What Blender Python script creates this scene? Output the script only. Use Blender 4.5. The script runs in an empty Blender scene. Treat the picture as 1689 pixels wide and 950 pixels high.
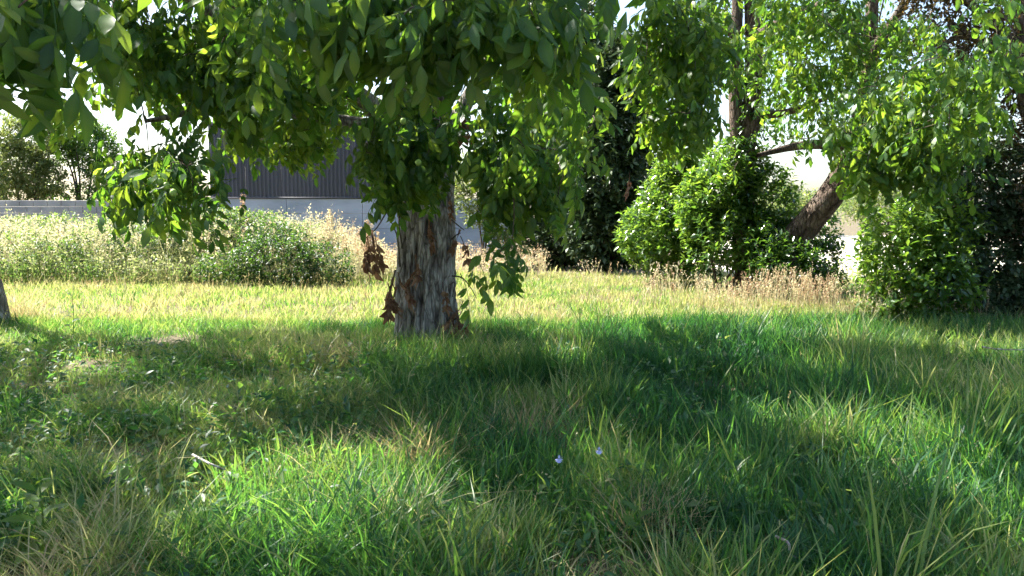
import bpy, math, numpy as np
from mathutils import Vector, Matrix
R = math.radians
sc = bpy.context.scene
C = sc.collection
# ------------------------------------------------------------------ camera, sky, sun, exposure
CAM_H, F, PITCH = 1.5, 1326.0, R(5.6)
cd = bpy.data.cameras.new('camera'); cam = bpy.data.objects.new('camera', cd); C.objects.link(cam)
cam.location = (0, 0, CAM_H); cam.rotation_euler = (R(90) - PITCH, 0, 0)
cd.sensor_width = 36; cd.lens = 36 * F / 1689; cd.clip_end = 2000; cd.clip_start = .05
sc.camera = cam
SUN_AZ, SUN_EL = R(-60), R(51)              # azimuth measured from +Y, negative = to the left
S = np.array([math.sin(SUN_AZ) * math.cos(SUN_EL), math.cos(SUN_AZ) * math.cos(SUN_EL), math.sin(SUN_EL)])
w = bpy.data.worlds.new('World'); sc.world = w; w.use_nodes = True
nt = w.node_tree
sky = nt.nodes.new('ShaderNodeTexSky'); sky.sky_type = 'NISHITA'; sky.sun_disc = False
sky.sun_elevation = SUN_EL; sky.sun_rotation = SUN_AZ; sky.air_density = 1.0; sky.dust_density = 2.0; sky.ozone_density = 1.0
bg = nt.nodes['Background']; bg.inputs[1].default_value = 0.078
nt.links.new(sky.outputs[0], bg.inputs[0])
sl = bpy.data.lights.new('sun', 'SUN'); sl.energy = 5.0; sl.angle = R(.53); sl.color = (1, .95, .86)
so = bpy.data.objects.new('sun', sl); C.objects.link(so)
so.rotation_euler = Vector(-S).to_track_quat('-Z', 'Y').to_euler()
vs = sc.view_settings; vs.view_transform = 'Standard'; vs.look = 'None'; vs.gamma = 1; vs.use_curve_mapping = False; vs.exposure = 2.35
cy = sc.cycles; cy.max_bounces = 4; cy.diffuse_bounces = 3; cy.glossy_bounces = 1; cy.transmission_bounces = 3; cy.transparent_max_bounces = 2
cy.use_denoising = True; cy.denoiser = 'OPENIMAGEDENOISE'; cy.sample_clamp_indirect = 6
cy.use_adaptive_sampling = True; cy.adaptive_threshold = .02; cy.adaptive_min_samples = 16; cy.debug_use_spatial_splits = True
# ------------------------------------------------------------------ pixel <-> place helpers (pixels of the 1689 x 950 photograph)
cp, sp = math.cos(PITCH), math.sin(PITCH)
def P(px, py, Y):
    px, py, Y = np.broadcast_arrays(np.asarray(px, float), py, Y)
    x = (px - 844.5) / F; v = (475 - py) / F
    dy = cp + v * sp; dz = -sp + v * cp; t = Y / dy
    return np.stack([x * t, Y * np.ones_like(t), CAM_H + dz * t], -1)
def G(px, py):
    px, py = np.broadcast_arrays(np.asarray(px, float), py)
    x = (px - 844.5) / F; v = (475 - py) / F
    dy = cp + v * sp; dz = -sp + v * cp; t = -CAM_H / dz
    return np.stack([x * t, dy * t], -1)
def proj(p):
    p = np.asarray(p, float); z = p[..., 2] - CAM_H; y = p[..., 1]
    d = y * cp - z * sp; v = y * sp + z * cp
    d_ = np.where(d < .05, .05, d)
    return 844.5 + F * p[..., 0] / d_, 475 - F * v / d_, d
def atz(px, py, z):
    x = (px - 844.5) / F; v = (475 - py) / F; dy = cp + v * sp; dz = -sp + v * cp; t = (z - CAM_H) / dz
    return np.array([x * t, dy * t, z])
def inpoly(x, y, poly):
    x = np.asarray(x); r = np.zeros(x.shape, bool); n = len(poly)
    for i in range(n):
        x0, y0 = poly[i]; x1, y1 = poly[(i + 1) % n]
        if y0 == y1: continue
        c = ((y0 > y) != (y1 > y)) & (x < (x1 - x0) * (y - y0) / (y1 - y0) + x0)
        r ^= c
    return r
def hsh(i, j, s):
    h = (i.astype(np.int64) * 374761393 + j.astype(np.int64) * 668265263 + s * 982451653) & 0xffffffff
    h = ((h ^ (h >> 13)) * 1274126177) & 0xffffffff
    return ((h ^ (h >> 16)) & 0xffff) / 65535.0
def noise2(u, v, s=0, per=None):
    u = np.asarray(u, float); v = np.asarray(v, float)
    i = np.floor(u); j = np.floor(v); fu = u - i; fv = v - j
    fu = fu * fu * (3 - 2 * fu); fv = fv * fv * (3 - 2 * fv)
    m = (lambda k: np.mod(k, per)) if per else (lambda k: k)
    a, b = hsh(m(i), j, s), hsh(m(i + 1), j, s); c, d = hsh(m(i), j + 1, s), hsh(m(i + 1), j + 1, s)
    return (a + (b - a) * fu) * (1 - fv) + (c + (d - c) * fu) * fv
def gz(x, y):
    return .10 * (noise2(x * .45, y * .45, 3) - .5) * np.exp(-((np.abs(x) + np.abs(y)) / 60.) ** 2)
def nrm(a):
    return a / np.maximum(np.linalg.norm(a, axis=-1, keepdims=True), 1e-9)
# ------------------------------------------------------------------ mesh helpers
def mesh_np(name, V, T, tint=None, smooth=False, mats=(), mi=None):
    V = np.ascontiguousarray(V, np.float32); T = np.ascontiguousarray(T, np.int32)
    m = bpy.data.meshes.new(name); k = T.shape[1]
    m.vertices.add(len(V)); m.vertices.foreach_set('co', V.ravel())
    m.loops.add(T.size); m.loops.foreach_set('vertex_index', T.ravel())
    m.polygons.add(len(T)); m.polygons.foreach_set('loop_start', np.arange(0, T.size, k, dtype=np.int32))
    if mi is not None: m.polygons.foreach_set('material_index', np.ascontiguousarray(mi, np.int32))
    if smooth: m.polygons.foreach_set('use_smooth', np.ones(len(T), bool))
    if tint is not None:
        a = m.attributes.new('tint', 'FLOAT', 'POINT'); a.data.foreach_set('value', np.ascontiguousarray(tint, np.float32))
    for x in mats: m.materials.append(x)
    m.update(calc_edges=True); m.validate()
    return m
def ob(name, mesh, parent=None, label=None, cat=None, group=None, kind=None, loc=None):
    o = bpy.data.objects.new(name, mesh); C.objects.link(o)
    if parent is not None: o.parent = parent
    if loc is not None: o.location = loc
    for k, v in (('label', label), ('category', cat), ('group', group), ('kind', kind)):
        if v: o[k] = v
    return o
def rel(V, root):
    return np.asarray(V, float) - np.array(root.location) if root is not None else np.asarray(V, float)
class MB:
    def __init__(s): s.V = []; s.T = []; s.t = []; s.n = 0
    def add(s, V, T, tint=None):
        V = np.asarray(V, float).reshape(-1, 3); s.V.append(V); s.T.append(np.asarray(T, int) + s.n); s.n += len(V)
        s.t.append(np.zeros(len(V)) if tint is None else np.broadcast_to(tint, (len(V),)))
    def get(s): return np.concatenate(s.V), np.concatenate(s.T), np.concatenate(s.t)
    def build(s, name, mat, root, smooth=False, **k):
        V, T, t = s.get()
        return ob(name, mesh_np(name, rel(V, root), T, t, smooth, [mat]), root, **k)
def inst(PV, PT, pos, rot, scl, tint=None):
    n = len(pos); k = len(PV)
    V = np.einsum('nij,kj->nki', rot, PV) * np.asarray(scl).reshape(-1, 1, 1) + pos[:, None, :]
    T = PT[None] + (np.arange(n) * k)[:, None, None]
    t = np.zeros(n * k) if tint is None else np.repeat(tint, k)
    return V.reshape(-1, 3), T.reshape(-1, 3), t
def frames(d, rng, roll=.6, up=(0, 0, 1)):
    X = nrm(d); U = np.broadcast_to(np.array(up, float), X.shape) + .02 * rng.normal(size=X.shape)
    Y = nrm(np.cross(U, X)); Z = np.cross(X, Y)
    a = rng.normal(size=len(X)) * roll; c, s = np.cos(a)[:, None], np.sin(a)[:, None]
    return np.stack([X, Y * c + Z * s, Z * c - Y * s], -1)
def smoothpath(pts, n):
    pts = np.asarray(pts, float); k = len(pts)
    if k < 3: t = np.linspace(0, 1, n)[:, None]; return pts[0] * (1 - t) + pts[-1] * t
    q = np.concatenate([[2 * pts[0] - pts[1]], pts, [2 * pts[-1] - pts[-2]]])
    out = []
    for u in np.linspace(0, k - 1 - 1e-6, n):
        i = int(u); f = u - i; a, b, c, d = q[i:i + 4]
        out.append(.5 * (2 * b + (c - a) * f + (2 * a - 5 * b + 4 * c - d) * f * f + (3 * b - a - 3 * c + d) * f ** 3))
    return np.array(out)
def tube(path, rad, sides=6, cap=True):
    path = np.asarray(path, float); n = len(path); rad = np.broadcast_to(np.asarray(rad, float), (n,))
    tg = nrm(np.gradient(path, axis=0)); ref = np.array([.13, .97, .2]) if abs(tg[0][2]) > .7 else np.array([0, 0, 1.])
    A = nrm(np.cross(tg, ref)); B = np.cross(tg, A)
    a = np.linspace(0, 2 * np.pi, sides, endpoint=False)
    V = path[:, None] + rad[:, None, None] * (np.cos(a)[None, :, None] * A[:, None] + np.sin(a)[None, :, None] * B[:, None])
    V = V.reshape(-1, 3); T = []
    i = np.arange(n - 1)[:, None] * sides; j = np.arange(sides)[None]; j2 = (j + 1) % sides
    T = np.concatenate([np.stack([i + j, i + j2, i + sides + j2], -1).reshape(-1, 3), np.stack([i + j, i + sides + j2, i + sides + j], -1).reshape(-1, 3)])
    if cap:
        V = np.concatenate([V, path[-1:]]); e = (n - 1) * sides
        T = np.concatenate([T, np.stack([e + np.arange(sides), e + (np.arange(sides) + 1) % sides, np.full(sides, n * sides)], -1)])
    return V, T
def barktube(path, rad, sides, amp, freq, seed, root_flare=0):
    """thick stem with real vertical ridges and furrows"""
    path = np.asarray(path, float); n = len(path)
    V, T = tube(path, rad, sides, cap=False)
    V = V.reshape(n, sides, 3); ctr = path[:, None]
    th = np.arange(sides) / sides; L = np.concatenate([[0], np.cumsum(np.linalg.norm(np.diff(path, axis=0), axis=1))])
    per = max(6, int(freq)); u = th[None] * per + 0 * L[:, None]; v = L[:, None] + 0 * th[None]
    wv = (noise2(th[None] * 6 + 0 * v, v * 2.2, seed + 1, 6) - .5) * 1.6
    r1 = 1 - np.abs(2 * noise2(u + wv, v * 3.0, seed, per) - 1)
    r2 = noise2(u * 2 + 2 * wv, v * 7, seed + 2, 2 * per)
    big = noise2(th[None] * 4 + 0 * v, v * .9, seed + 3, 4) - .5
    d = amp * (r1 ** 1.5 - .6) + amp * .45 * (r2 - .5) + .12 * np.asarray(rad).reshape(-1, 1) * big
    if root_flare:
        fl = np.exp(-L / .22)[:, None]; d = d + root_flare * fl * (.35 + noise2(th[None] * 5 + 0 * v, 0 * v, seed + 9, 5))
    V = V + nrm(V - ctr) * d[..., None]
    return V.reshape(-1, 3), T, np.clip(r1 * .7 + .3 * r2, 0, 1).ravel()
# ------------------------------------------------------------------ materials
def mat(name):
    m = bpy.data.materials.new(name); m.use_nodes = True; n = m.node_tree; b = n.nodes['Principled BSDF']
    return m, n, b, n.nodes['Material Output']
def node(n, t, **k):
    x = n.nodes.new(t)
    for a, v in k.items(): setattr(x, a, v)
    return x
def ramp(n, fac, stops):
    r = node(n, 'ShaderNodeValToRGB'); e = r.color_ramp.elements
    while len(e) < len(stops): e.new(.5)
    for x, (p, c) in zip(e, stops): x.position = p; x.color = (*c, 1)
    n.links.new(fac, r.inputs[0]); return r.outputs[0]
def leafmat(name, stops, tstops, mix=.45, rough=.45, spec=.4, nscale=3.0):
    m, n, b, o = mat(name)
    at = node(n, 'ShaderNodeAttribute', attribute_name='tint')
    tc = node(n, 'ShaderNodeNewGeometry'); nz = node(n, 'ShaderNodeTexNoise'); nz.inputs['Scale'].default_value = nscale; nz.inputs['Detail'].default_value = 2
    n.links.new(tc.outputs['Position'], nz.inputs['Vector'])
    ma = node(n, 'ShaderNodeMath', operation='MULTIPLY_ADD'); n.links.new(nz.outputs[0], ma.inputs[0]); ma.inputs[1].default_value = .5; 
    sb = node(n, 'ShaderNodeMath', operation='SUBTRACT'); n.links.new(at.outputs['Fac'], sb.inputs[0]); sb.inputs[1].default_value = .25
    n.links.new(sb.outputs[0], ma.inputs[2])
    n.links.new(ramp(n, ma.outputs[0], stops), b.inputs['Base Color'])
    b.inputs['Roughness'].default_value = rough; b.inputs['Specular IOR Level'].default_value = spec
    tr = node(n, 'ShaderNodeBsdfTranslucent'); n.links.new(ramp(n, ma.outputs[0], tstops), tr.inputs[0])
    mx = node(n, 'ShaderNodeMixShader'); mx.inputs[0].default_value = mix
    n.links.new(b.outputs[0], mx.inputs[1]); n.links.new(tr.outputs[0], mx.inputs[2]); n.links.new(mx.outputs[0], o.inputs[0])
    return m
WAL = leafmat('walnut_leaf', [(0, (.026, .066, .026)), (.5, (.04, .095, .033)), (1, (.075, .14, .03))],
              [(0, (.11, .26, .02)), (.5, (.18, .37, .025)), (1, (.36, .50, .04))], .48, .46, .32)
LAU = leafmat('laurel_leaf', [(0, (.02, .05, .018)), (.5, (.035, .085, .025)), (1, (.07, .14, .035))],
              [(0, (.06, .14, .012)), (.5, (.15, .31, .025)), (1, (.29, .45, .04))], .42, .24, .8)
DRK = leafmat('dark_evergreen_leaf', [(0, (.02, .04, .018)), (.5, (.04, .075, .03)), (1, (.07, .105, .042))],
              [(0, (.02, .04, .01)), (.5, (.04, .07, .015)), (1, (.07, .1, .02))], .25, .5, .35)
PAL = leafmat('pale_tree_leaf', [(0, (.05, .09, .035)), (.5, (.09, .14, .05)), (1, (.16, .19, .07))],
              [(0, (.12, .2, .03)), (.5, (.22, .3, .06)), (1, (.36, .38, .1))], .45, .5, .35)
BRN = leafmat('reddish_leaf', [(0, (.035, .03, .018)), (.5, (.055, .04, .022)), (1, (.09, .08, .035))],
              [(0, (.06, .06, .015)), (.5, (.12, .08, .02)), (1, (.22, .13, .03))], .35, .5, .35)
BRB = leafmat('bramble_leaf', [(0, (.02, .05, .018)), (.5, (.04, .085, .03)), (1, (.10, .15, .06))], [(0, (.06, .14, .012)), (.5, (.13, .26, .03)), (1, (.3, .4, .08))], .4, .45, .4)
DEAD = leafmat('dead_leaf', [(0, (.12, .065, .042)), (.5, (.2, .11, .07)), (1, (.3, .19, .12))],
               [(0, (.10, .04, .015)), (.5, (.2, .08, .03)), (1, (.3, .15, .06))], .3, .75, .2, 9)
GRS = leafmat('grass_blade', [(0, (.018, .062, .034)), (.3, (.036, .105, .046)), (.55, (.15, .20, .075)), (.8, (.40, .38, .21)), (1, (.33, .26, .15))],
              [(0, (.05, .18, .03)), (.3, (.15, .36, .04)), (.55, (.33, .43, .07)), (.8, (.52, .48, .2)), (1, (.42, .32, .15))], .48, .42, .28, 1.5)  # green stops cooled to suggest shade, straw stops lifted to suggest sun
WEED = leafmat('weed_leaf', [(0, (.05, .10, .03)), (.35, (.15, .19, .09)), (.6, (.50, .49, .34)), (.85, (.50, .43, .28)), (1, (.33, .23, .15))],
               [(0, (.12, .26, .03)), (.35, (.30, .36, .10)), (.6, (.6, .56, .3)), (.85, (.56, .48, .27)), (1, (.42, .28, .16))], .45, .55, .3, 1.2)
def barkmat(name, c0, c1, c2, sc_=9., bump=.8):
    m, n, b, o = mat(name)
    g = node(n, 'ShaderNodeNewGeometry'); mp = node(n, 'ShaderNodeMapping'); mp.inputs['Scale'].default_value = (1, 1, .33)
    n.links.new(g.outputs['Position'], mp.inputs[0])
    nz = node(n, 'ShaderNodeTexNoise'); nz.inputs['Scale'].default_value = sc_ * 2.2; nz.inputs['Detail'].default_value = 8; nz.inputs['Roughness'].default_value = .65
    n.links.new(mp.outputs[0], nz.inputs['Vector'])
    n2 = node(n, 'ShaderNodeTexNoise'); n2.inputs['Scale'].default_value = 3.3; n2.inputs['Detail'].default_value = 5; n.links.new(g.outputs['Position'], n2.inputs['Vector'])
    at = node(n, 'ShaderNodeAttribute', attribute_name='tint')
    a = node(n, 'ShaderNodeMath', operation='MULTIPLY_ADD'); n.links.new(at.outputs['Fac'], a.inputs[0]); a.inputs[1].default_value = .6  # furrows darker as in real bark, painted stronger to show in flat light
    n.links.new(nz.outputs[0], a.inputs[2])
    col = ramp(n, a.outputs[0], [(.5, c0), (.8, c1), (1.0, c2)])
    mp2 = node(n, 'ShaderNodeMapping'); mp2.inputs['Scale'].default_value = (1, 1, .2); wv = node(n, 'ShaderNodeMixRGB', blend_type='ADD'); wv.inputs[0].default_value = .06
    n.links.new(g.outputs['Position'], wv.inputs[1]); n.links.new(n2.outputs['Color'], wv.inputs[2]); n.links.new(wv.outputs[0], mp2.inputs[0])
    vo = node(n, 'ShaderNodeTexVoronoi', feature='DISTANCE_TO_EDGE'); vo.inputs['Scale'].default_value = sc_ * 2.4; n.links.new(mp2.outputs[0], vo.inputs['Vector'])
    ck = ramp(n, vo.outputs['Distance'], [(.0, (.5, .48, .46)), (.13, (1, 1, 1))])
    cm_ = node(n, 'ShaderNodeMixRGB', blend_type='MULTIPLY'); cm_.inputs[0].default_value = 1; n.links.new(col, cm_.inputs[1]); n.links.new(ck, cm_.inputs[2]); col = cm_.outputs[0]
    hs = node(n, 'ShaderNodeMath', operation='ADD'); n.links.new(ck, hs.inputs[0]); n.links.new(nz.outputs[0], hs.inputs[1])
    mx = node(n, 'ShaderNodeMixRGB', blend_type='MIX'); n.links.new(col, mx.inputs[1]); mx.inputs[2].default_value = (.30, .29, .25, 1)
    rr = ramp(n, n2.outputs[0], [(.55, (0, 0, 0)), (.72, (.25, .25, .25))]); n.links.new(rr, mx.inputs[0])
    n.links.new(mx.outputs[0], b.inputs['Base Color']); b.inputs['Roughness'].default_value = .9; b.inputs['Specular IOR Level'].default_value = .2
    bp = node(n, 'ShaderNodeBump'); bp.inputs['Strength'].default_value = bump; bp.inputs['Distance'].default_value = .05
    n.links.new(hs.outputs[0], bp.inputs['Height']); n.links.new(bp.outputs[0], b.inputs['Normal'])
    return m
BARK = barkmat('walnut_bark', (.055, .046, .04), (.21, .19, .165), (.40, .375, .335))
BARK2 = barkmat('brown_bark', (.035, .025, .02), (.09, .065, .05), (.17, .13, .10))
TWIG = barkmat('twig_bark', (.05, .04, .03), (.10, .08, .055), (.16, .13, .09), 20, .1)
def plain(name, c0, c1, scale, rough=.8, bump=.0, detail=6, extra=None, spec=.3, stretch=(1, 1, 1)):
    m, n, b, o = mat(name)
    g = node(n, 'ShaderNodeNewGeometry'); mp = node(n, 'ShaderNodeMapping'); mp.inputs['Scale'].default_value = stretch; n.links.new(g.outputs['Position'], mp.inputs[0])
    nz = node(n, 'ShaderNodeTexNoise'); nz.inputs['Scale'].default_value = scale; nz.inputs['Detail'].default_value = detail
    n.links.new(mp.outputs[0], nz.inputs['Vector'])
    n.links.new(ramp(n, nz.outputs[0], [(.3, c0), (.7, c1)]), b.inputs['Base Color'])
    b.inputs['Roughness'].default_value = rough; b.inputs['Specular IOR Level'].default_value = spec
    if bump:
        bp = node(n, 'ShaderNodeBump'); bp.inputs['Strength'].default_value = bump; bp.inputs['Distance'].default_value = .02
        n.links.new(nz.outputs[0], bp.inputs['Height']); n.links.new(bp.outputs[0], b.inputs['Normal'])
    return m
SOIL = plain('soil_and_thatch', (.055, .045, .028), (.13, .105, .06), 3.5, .95, .5)
GRAV = plain('pale_gravel', (.42, .39, .33), (.62, .58, .5), 14, .95, .3)
CONC = plain('grey_render', (.27, .31, .36), (.42, .46, .52), .9, .9, .08, stretch=(1, 1, 2.5))
BLK = plain('concrete_block', (.25, .255, .255), (.40, .40, .39), 1.6, .95, .15)
MORT = plain('mortar', (.22, .215, .205), (.3, .29, .28), 6, .95)
CLAD = plain('dark_metal_cladding', (.035, .038, .05), (.06, .063, .078), .8, .45, stretch=(1, 1, .2), spec=.5)
NUT = plain('green_husk', (.16, .27, .05), (.24, .36, .08), 30, .5)
BLUE = plain('blue_petal', (.38, .42, .75), (.55, .58, .85), 60, .6)
# ------------------------------------------------------------------ the ground
u = np.sinh(np.linspace(-3.6, 3.6, 181)); u = u / np.abs(u).max() * 420
XX, YY = np.meshgrid(u, u + 10, indexing='ij'); k = len(u)
i, j = np.meshgrid(np.arange(k - 1), np.arange(k - 1), indexing='ij'); a = i * k + j
ob('ground', mesh_np('ground', np.stack([XX, YY, gz(XX, YY)], -1).reshape(-1, 3), np.stack([a, a + k, a + k + 1, a + 1], -1).reshape(-1, 4), None, True, [SOIL]),
   label='grassy meadow ground of soil and dry thatch', cat='ground', kind='structure')
yv = [(4.9, 17.3), (6.7, 17.0), (9.5, 16.5), (22, 18), (26, 44), (6, 48), (5.6, 26)]
yg = np.array([(x, y, .012) for x, y in yv]); cen = yg.mean(0)
n_ = 60; tq = []; ring = []
for q in range(12):
    f = (q + 1) / 12; ring.append(cen + (yg - cen) * f)
V = np.concatenate([[cen]] + ring); m_ = len(yv)
T = [(0, 1 + i_, 1 + (i_ + 1) % m_) for i_ in range(m_)]
for q in range(11):
    for i_ in range(m_):
        a_, b_ = 1 + q * m_ + i_, 1 + q * m_ + (i_ + 1) % m_; T += [(a_, a_ + m_, b_ + m_), (a_, b_ + m_, b_)]
V[:, 2] = gz(V[:, 0], V[:, 1]) + .03
ob('gravel_yard', mesh_np('gravel_yard', V, T, None, False, [GRAV]), label='bright pale gravel yard glimpsed behind the leaning trunk', cat='yard', kind='structure')
# ------------------------------------------------------------------ shed and block wall
def box(x0, x1, y0, y1, z0, z1):
    V = np.array([(x, y, z) for x in (x0, x1) for y in (y0, y1) for z in (z0, z1)])
    T = np.array([(0, 1, 3), (0, 3, 2), (4, 6, 7), (4, 7, 5), (0, 4, 5), (0, 5, 1), (2, 3, 7), (2, 7, 6), (0, 2, 6), (0, 6, 4), (1, 5, 7), (1, 7, 3)])
    return V, T
def bevbox(sx, sy, sz, b):
    import bmesh
    bm = bmesh.new(); bmesh.ops.create_cube(bm, size=1)
    for v in bm.verts: v.co = Vector((v.co.x * sx, v.co.y * sy, v.co.z * sz))
    bmesh.ops.bevel(bm, geom=[e for e in bm.edges], offset=b, segments=1, affect='EDGES')
    m = bpy.data.meshes.new('bevelled'); bm.to_mesh(m); bm.free(); return m
SY = 26.; xl, xr, xc = float(P(347, 328, SY)[0]), float(P(848, 328, SY)[0]), float(P(700, 328, SY)[0])
zt = 1.84; ztop = 4.15
shed = ob('shed', None, label='long farm shed with dark corrugated cladding above a pale grey panel wall', cat='shed', loc=(xl, SY, 0))
mb = MB(); mb.add(*box(xl + .02, xr - .02, SY + .06, SY + .22, -.2, zt - .01)); mb.add(*box(xl + .02, xc - .02, SY + .28, SY + 8, -.2, zt + 2.1)); mb.build('wall_core', MORT, shed)
zs = np.linspace(-.1, zt, 5); xs_ = np.linspace(xl, xr, 5); pm = bevbox(xs_[1] - xs_[0] - .012, .08, zs[1] - zs[0] - .012, .006); pm.materials.append(CONC)
for a_ in range(4):
    for b_ in range(4):
        ob('wall_panel', pm, shed, loc=((xs_[a_] + xs_[a_ + 1]) / 2 - xl, .03 + .002 * ((a_ + b_) % 2), (zs[b_] + zs[b_ + 1]) / 2))
pw = (xc - xl) / 6
prof = []; pitch = .13; xx = 0.
while xx < pw - .005:
    for dx, d in ((0, 0), (.055, 0), (.072, -.035), (.112, -.035)):
        if xx + dx < pw - .005: prof.append((xx + dx, d))
    xx += pitch
prof.append((pw - .004, 0)); prof = np.array(prof); k = len(prof)
V = np.concatenate([np.c_[prof[:, 0], prof[:, 1], np.full(k, 0)], np.c_[prof[:, 0], prof[:, 1], np.full(k, ztop - zt - .05)]])
T = np.array([(i_, i_ + 1, k + i_ + 1, k + i_) for i_ in range(k - 1)])
cm = mesh_np('cladding_panel', V, T, None, False, [CLAD])
for a_ in range(6): ob('cladding_panel', cm, shed, loc=(a_ * pw, .02 + .003 * (a_ % 2), zt + .05))
mb = MB(); mb.add(*box(xl - .02, xc, SY - .06, SY + .1, zt + .003, zt + .047)); mb.build('drip_flashing', CLAD, shed)
mb = MB(); mb.add(*box(xl - .1, xc + .1, SY - .12, SY + 8.2, ztop + .003, ztop + .12)); mb.build('roof_edge', CLAD, shed)
# block wall: every block its own piece
WY = 25.4; x0 = float(P(-130, 331, WY)[0]); x1 = xl - .05; ztw = 1.78
bw = ob('block_wall', None, label='low grey concrete block wall running left from the shed', cat='wall', loc=(x0, WY, 0))
mb = MB(); mb.add(*box(x0, x1, WY + .03, WY + .17, -.2, ztw - .02)); mb.build('mortar_core', MORT, bw)
rng = np.random.default_rng(5); bl, bh = .44, .20; bms = [bevbox(bl - .012, .10, bh - .012, .008) for _ in range(1)]; bms[0].materials.append(BLK)
for r_ in range(5):
    zc = ztw - bh * (r_ + .5); n_ = int((x1 - x0) / bl)
    for c_ in range(n_):
        xx = (c_ + .5) * bl + (.22 if r_ % 2 else 0)
        if xx + bl / 2 > x1 - x0: continue
        ob('block', bms[0], bw, loc=(xx, .05 + rng.uniform(-.006, .004), zc))
mb = MB(); mb.add(*box(x0, x1, WY - .01, WY + .16, -.1, ztw - 5 * bh - .004)); mb.build('wall_base', BLK, bw)
# ------------------------------------------------------------------ leaves
def leaflet(L, W, fold=.25, curl=.15, rows=(.35, .7), droop=0.2, wav=0):
    ws = {1: (1.,), 2: (.92, .85), 3: (.75, 1., .6), 4: (.6, .98, .92, .5)}[len(rows)]
    V = [(0, 0, 0)]
    for q, (t, s) in enumerate(zip(rows, ws)):
        z = -droop * L * t * t; h = W * .5 * s; up = fold * h - curl * h * t
        V += [(t * L, h, z + up + wav * (.1 * h if q % 2 else -.1 * h)), (t * L, 0, z), (t * L, -h, z + up)]
    V.append((L, 0, -droop * L)); T = [(0, 2, 1), (0, 3, 2)]
    for q in range(len(rows) - 1):
        a_ = 1 + 3 * q
        T += [(a_, a_ + 1, a_ + 4), (a_, a_ + 4, a_ + 3), (a_ + 1, a_ + 2, a_ + 5), (a_ + 1, a_ + 5, a_ + 4)]
    a_ = 1 + 3 * (len(rows) - 1); e = len(V) - 1; T += [(a_, a_ + 1, e), (a_ + 1, a_ + 2, e)]
    return np.array(V), np.array(T)
def compound(rng, rows, pairs=3, size=1.0, dead=False, rachis=True):
    Lr = size * rng.uniform(.24, .32); mb = MB()
    pt = lambda s: np.array([s * Lr, .04 * Lr * math.sin(3 * s + 1), -.4 * Lr * s * s])
    if rachis:
        V, T = tube(np.array([pt(s) for s in (0, .35, .7, 1)]), [.0035, .003, .002, .0015], 3, False); mb.add(V, T, .6)
    def put(s, ang, L, W):
        V, T = leaflet(L, W, rng.uniform(.1, .45) + (.8 if dead else 0), rng.uniform(0, .5), rows, rng.uniform(.1, .4) + (.25 if dead else 0), 1)
        dn = rng.uniform(.55, 1.35) if not dead else rng.uniform(-.35, .35)
        if dead: ang *= .45; L *= 1.15; W *= .85
        ro = rng.normal() * .35
        M = Matrix.Rotation(ang, 3, 'Z') @ Matrix.Rotation(dn, 3, 'Y') @ Matrix.Rotation(ro, 3, 'X')
        tv_ = np.full(len(V), .5 + .22 * rng.normal()); tv_[0] += .3; tv_[2:-1:3] += .3 if len(rows) > 1 else 0
        mb.add(V @ np.array(M).T + pt(s), T, tv_)
    for q in range(pairs):
        s = .42 + .5 * q / max(1, pairs - 1); L = size * rng.uniform(.095, .125) * (.75 + .35 * s)
        for sg in (-1, 1): put(s + rng.uniform(-.03, .03), sg * rng.uniform(.75, 1.15), L, L * rng.uniform(.40, .47))
    L = size * rng.uniform(.13, .165); put(1, rng.normal() * .1, L, L * .44)
    V, T, t = mb.get()
    if dead: V = V + .006 * rng.normal(size=V.shape)
    return V, T, t
rp = np.random.default_rng(11)
CP_HI = [compound(rp, (.2, .42, .66, .86), 3) for _ in range(10)]
CP_LO = [compound(rp, (.33, .7), 3) for _ in range(10)]
CP_XLO = [compound(rp, (.5,), 3, 1.08, False, False) for _ in range(8)]
CP_DEAD = [compound(rp, (.25, .5, .8), 3, .8, True) for _ in range(5)]
HI_MESH = {}
def himesh(q, material, protos=CP_HI, key='hi'):
    kk = (q, material.name, key)
    if kk not in HI_MESH:
        V, T, t = protos[q]; HI_MESH[kk] = mesh_np('leaf', V, T, np.clip(t, 0, 1), True, [material])
    return HI_MESH[kk]
def emit_compound(root, pos, rot, scl, tint, material, nparts, name='crown', lo=CP_LO, hi=CP_HI):
    rng = np.random.default_rng(len(pos)); q = rng.integers(0, len(lo), len(pos)); px, py, d = proj(pos); far = (py < -45) | (d < .3) | (px < -90) | (px > 1780) | (d > 9.5)
    part = np.zeros(len(pos), bool)
    if nparts:
        px, py, d = proj(pos + rot[:, :, 0] * .15)
        ok = (px > -20) & (px < 1709) & (py > -20) & (py < 950) & (d > .3)
        idx = np.where(ok)[0]; idx = idx[np.argsort(d[idx] / scl[idx])][:nparts]; part[idx] = True
        for i_ in idx:
            o = bpy.data.objects.new('leaf', himesh(int(q[i_]), material, hi)); C.objects.link(o); o.parent = root
            M = np.eye(4); M[:3, :3] = rot[i_] * scl[i_]; M[:3, 3] = pos[i_] - np.array(root.location); o.matrix_local = Matrix(M.tolist())
    mb = MB()
    for a_ in range(len(lo)):
        for protos, sel in ((lo, ~far), (CP_XLO, far)):
            s = np.where((q % len(protos) == a_) & ~part & sel)[0]
            if len(s) == 0: continue
            V, T, t = protos[a_]; V2, T2, t2 = inst(V, T, pos[s], rot[s], scl[s], tint[s]); mb.add(V2, T2, np.clip(t2 + np.tile(t - .5, len(s)), 0, 1))
    if mb.n: mb.build(name, material, root, kind='stuff')
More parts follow.
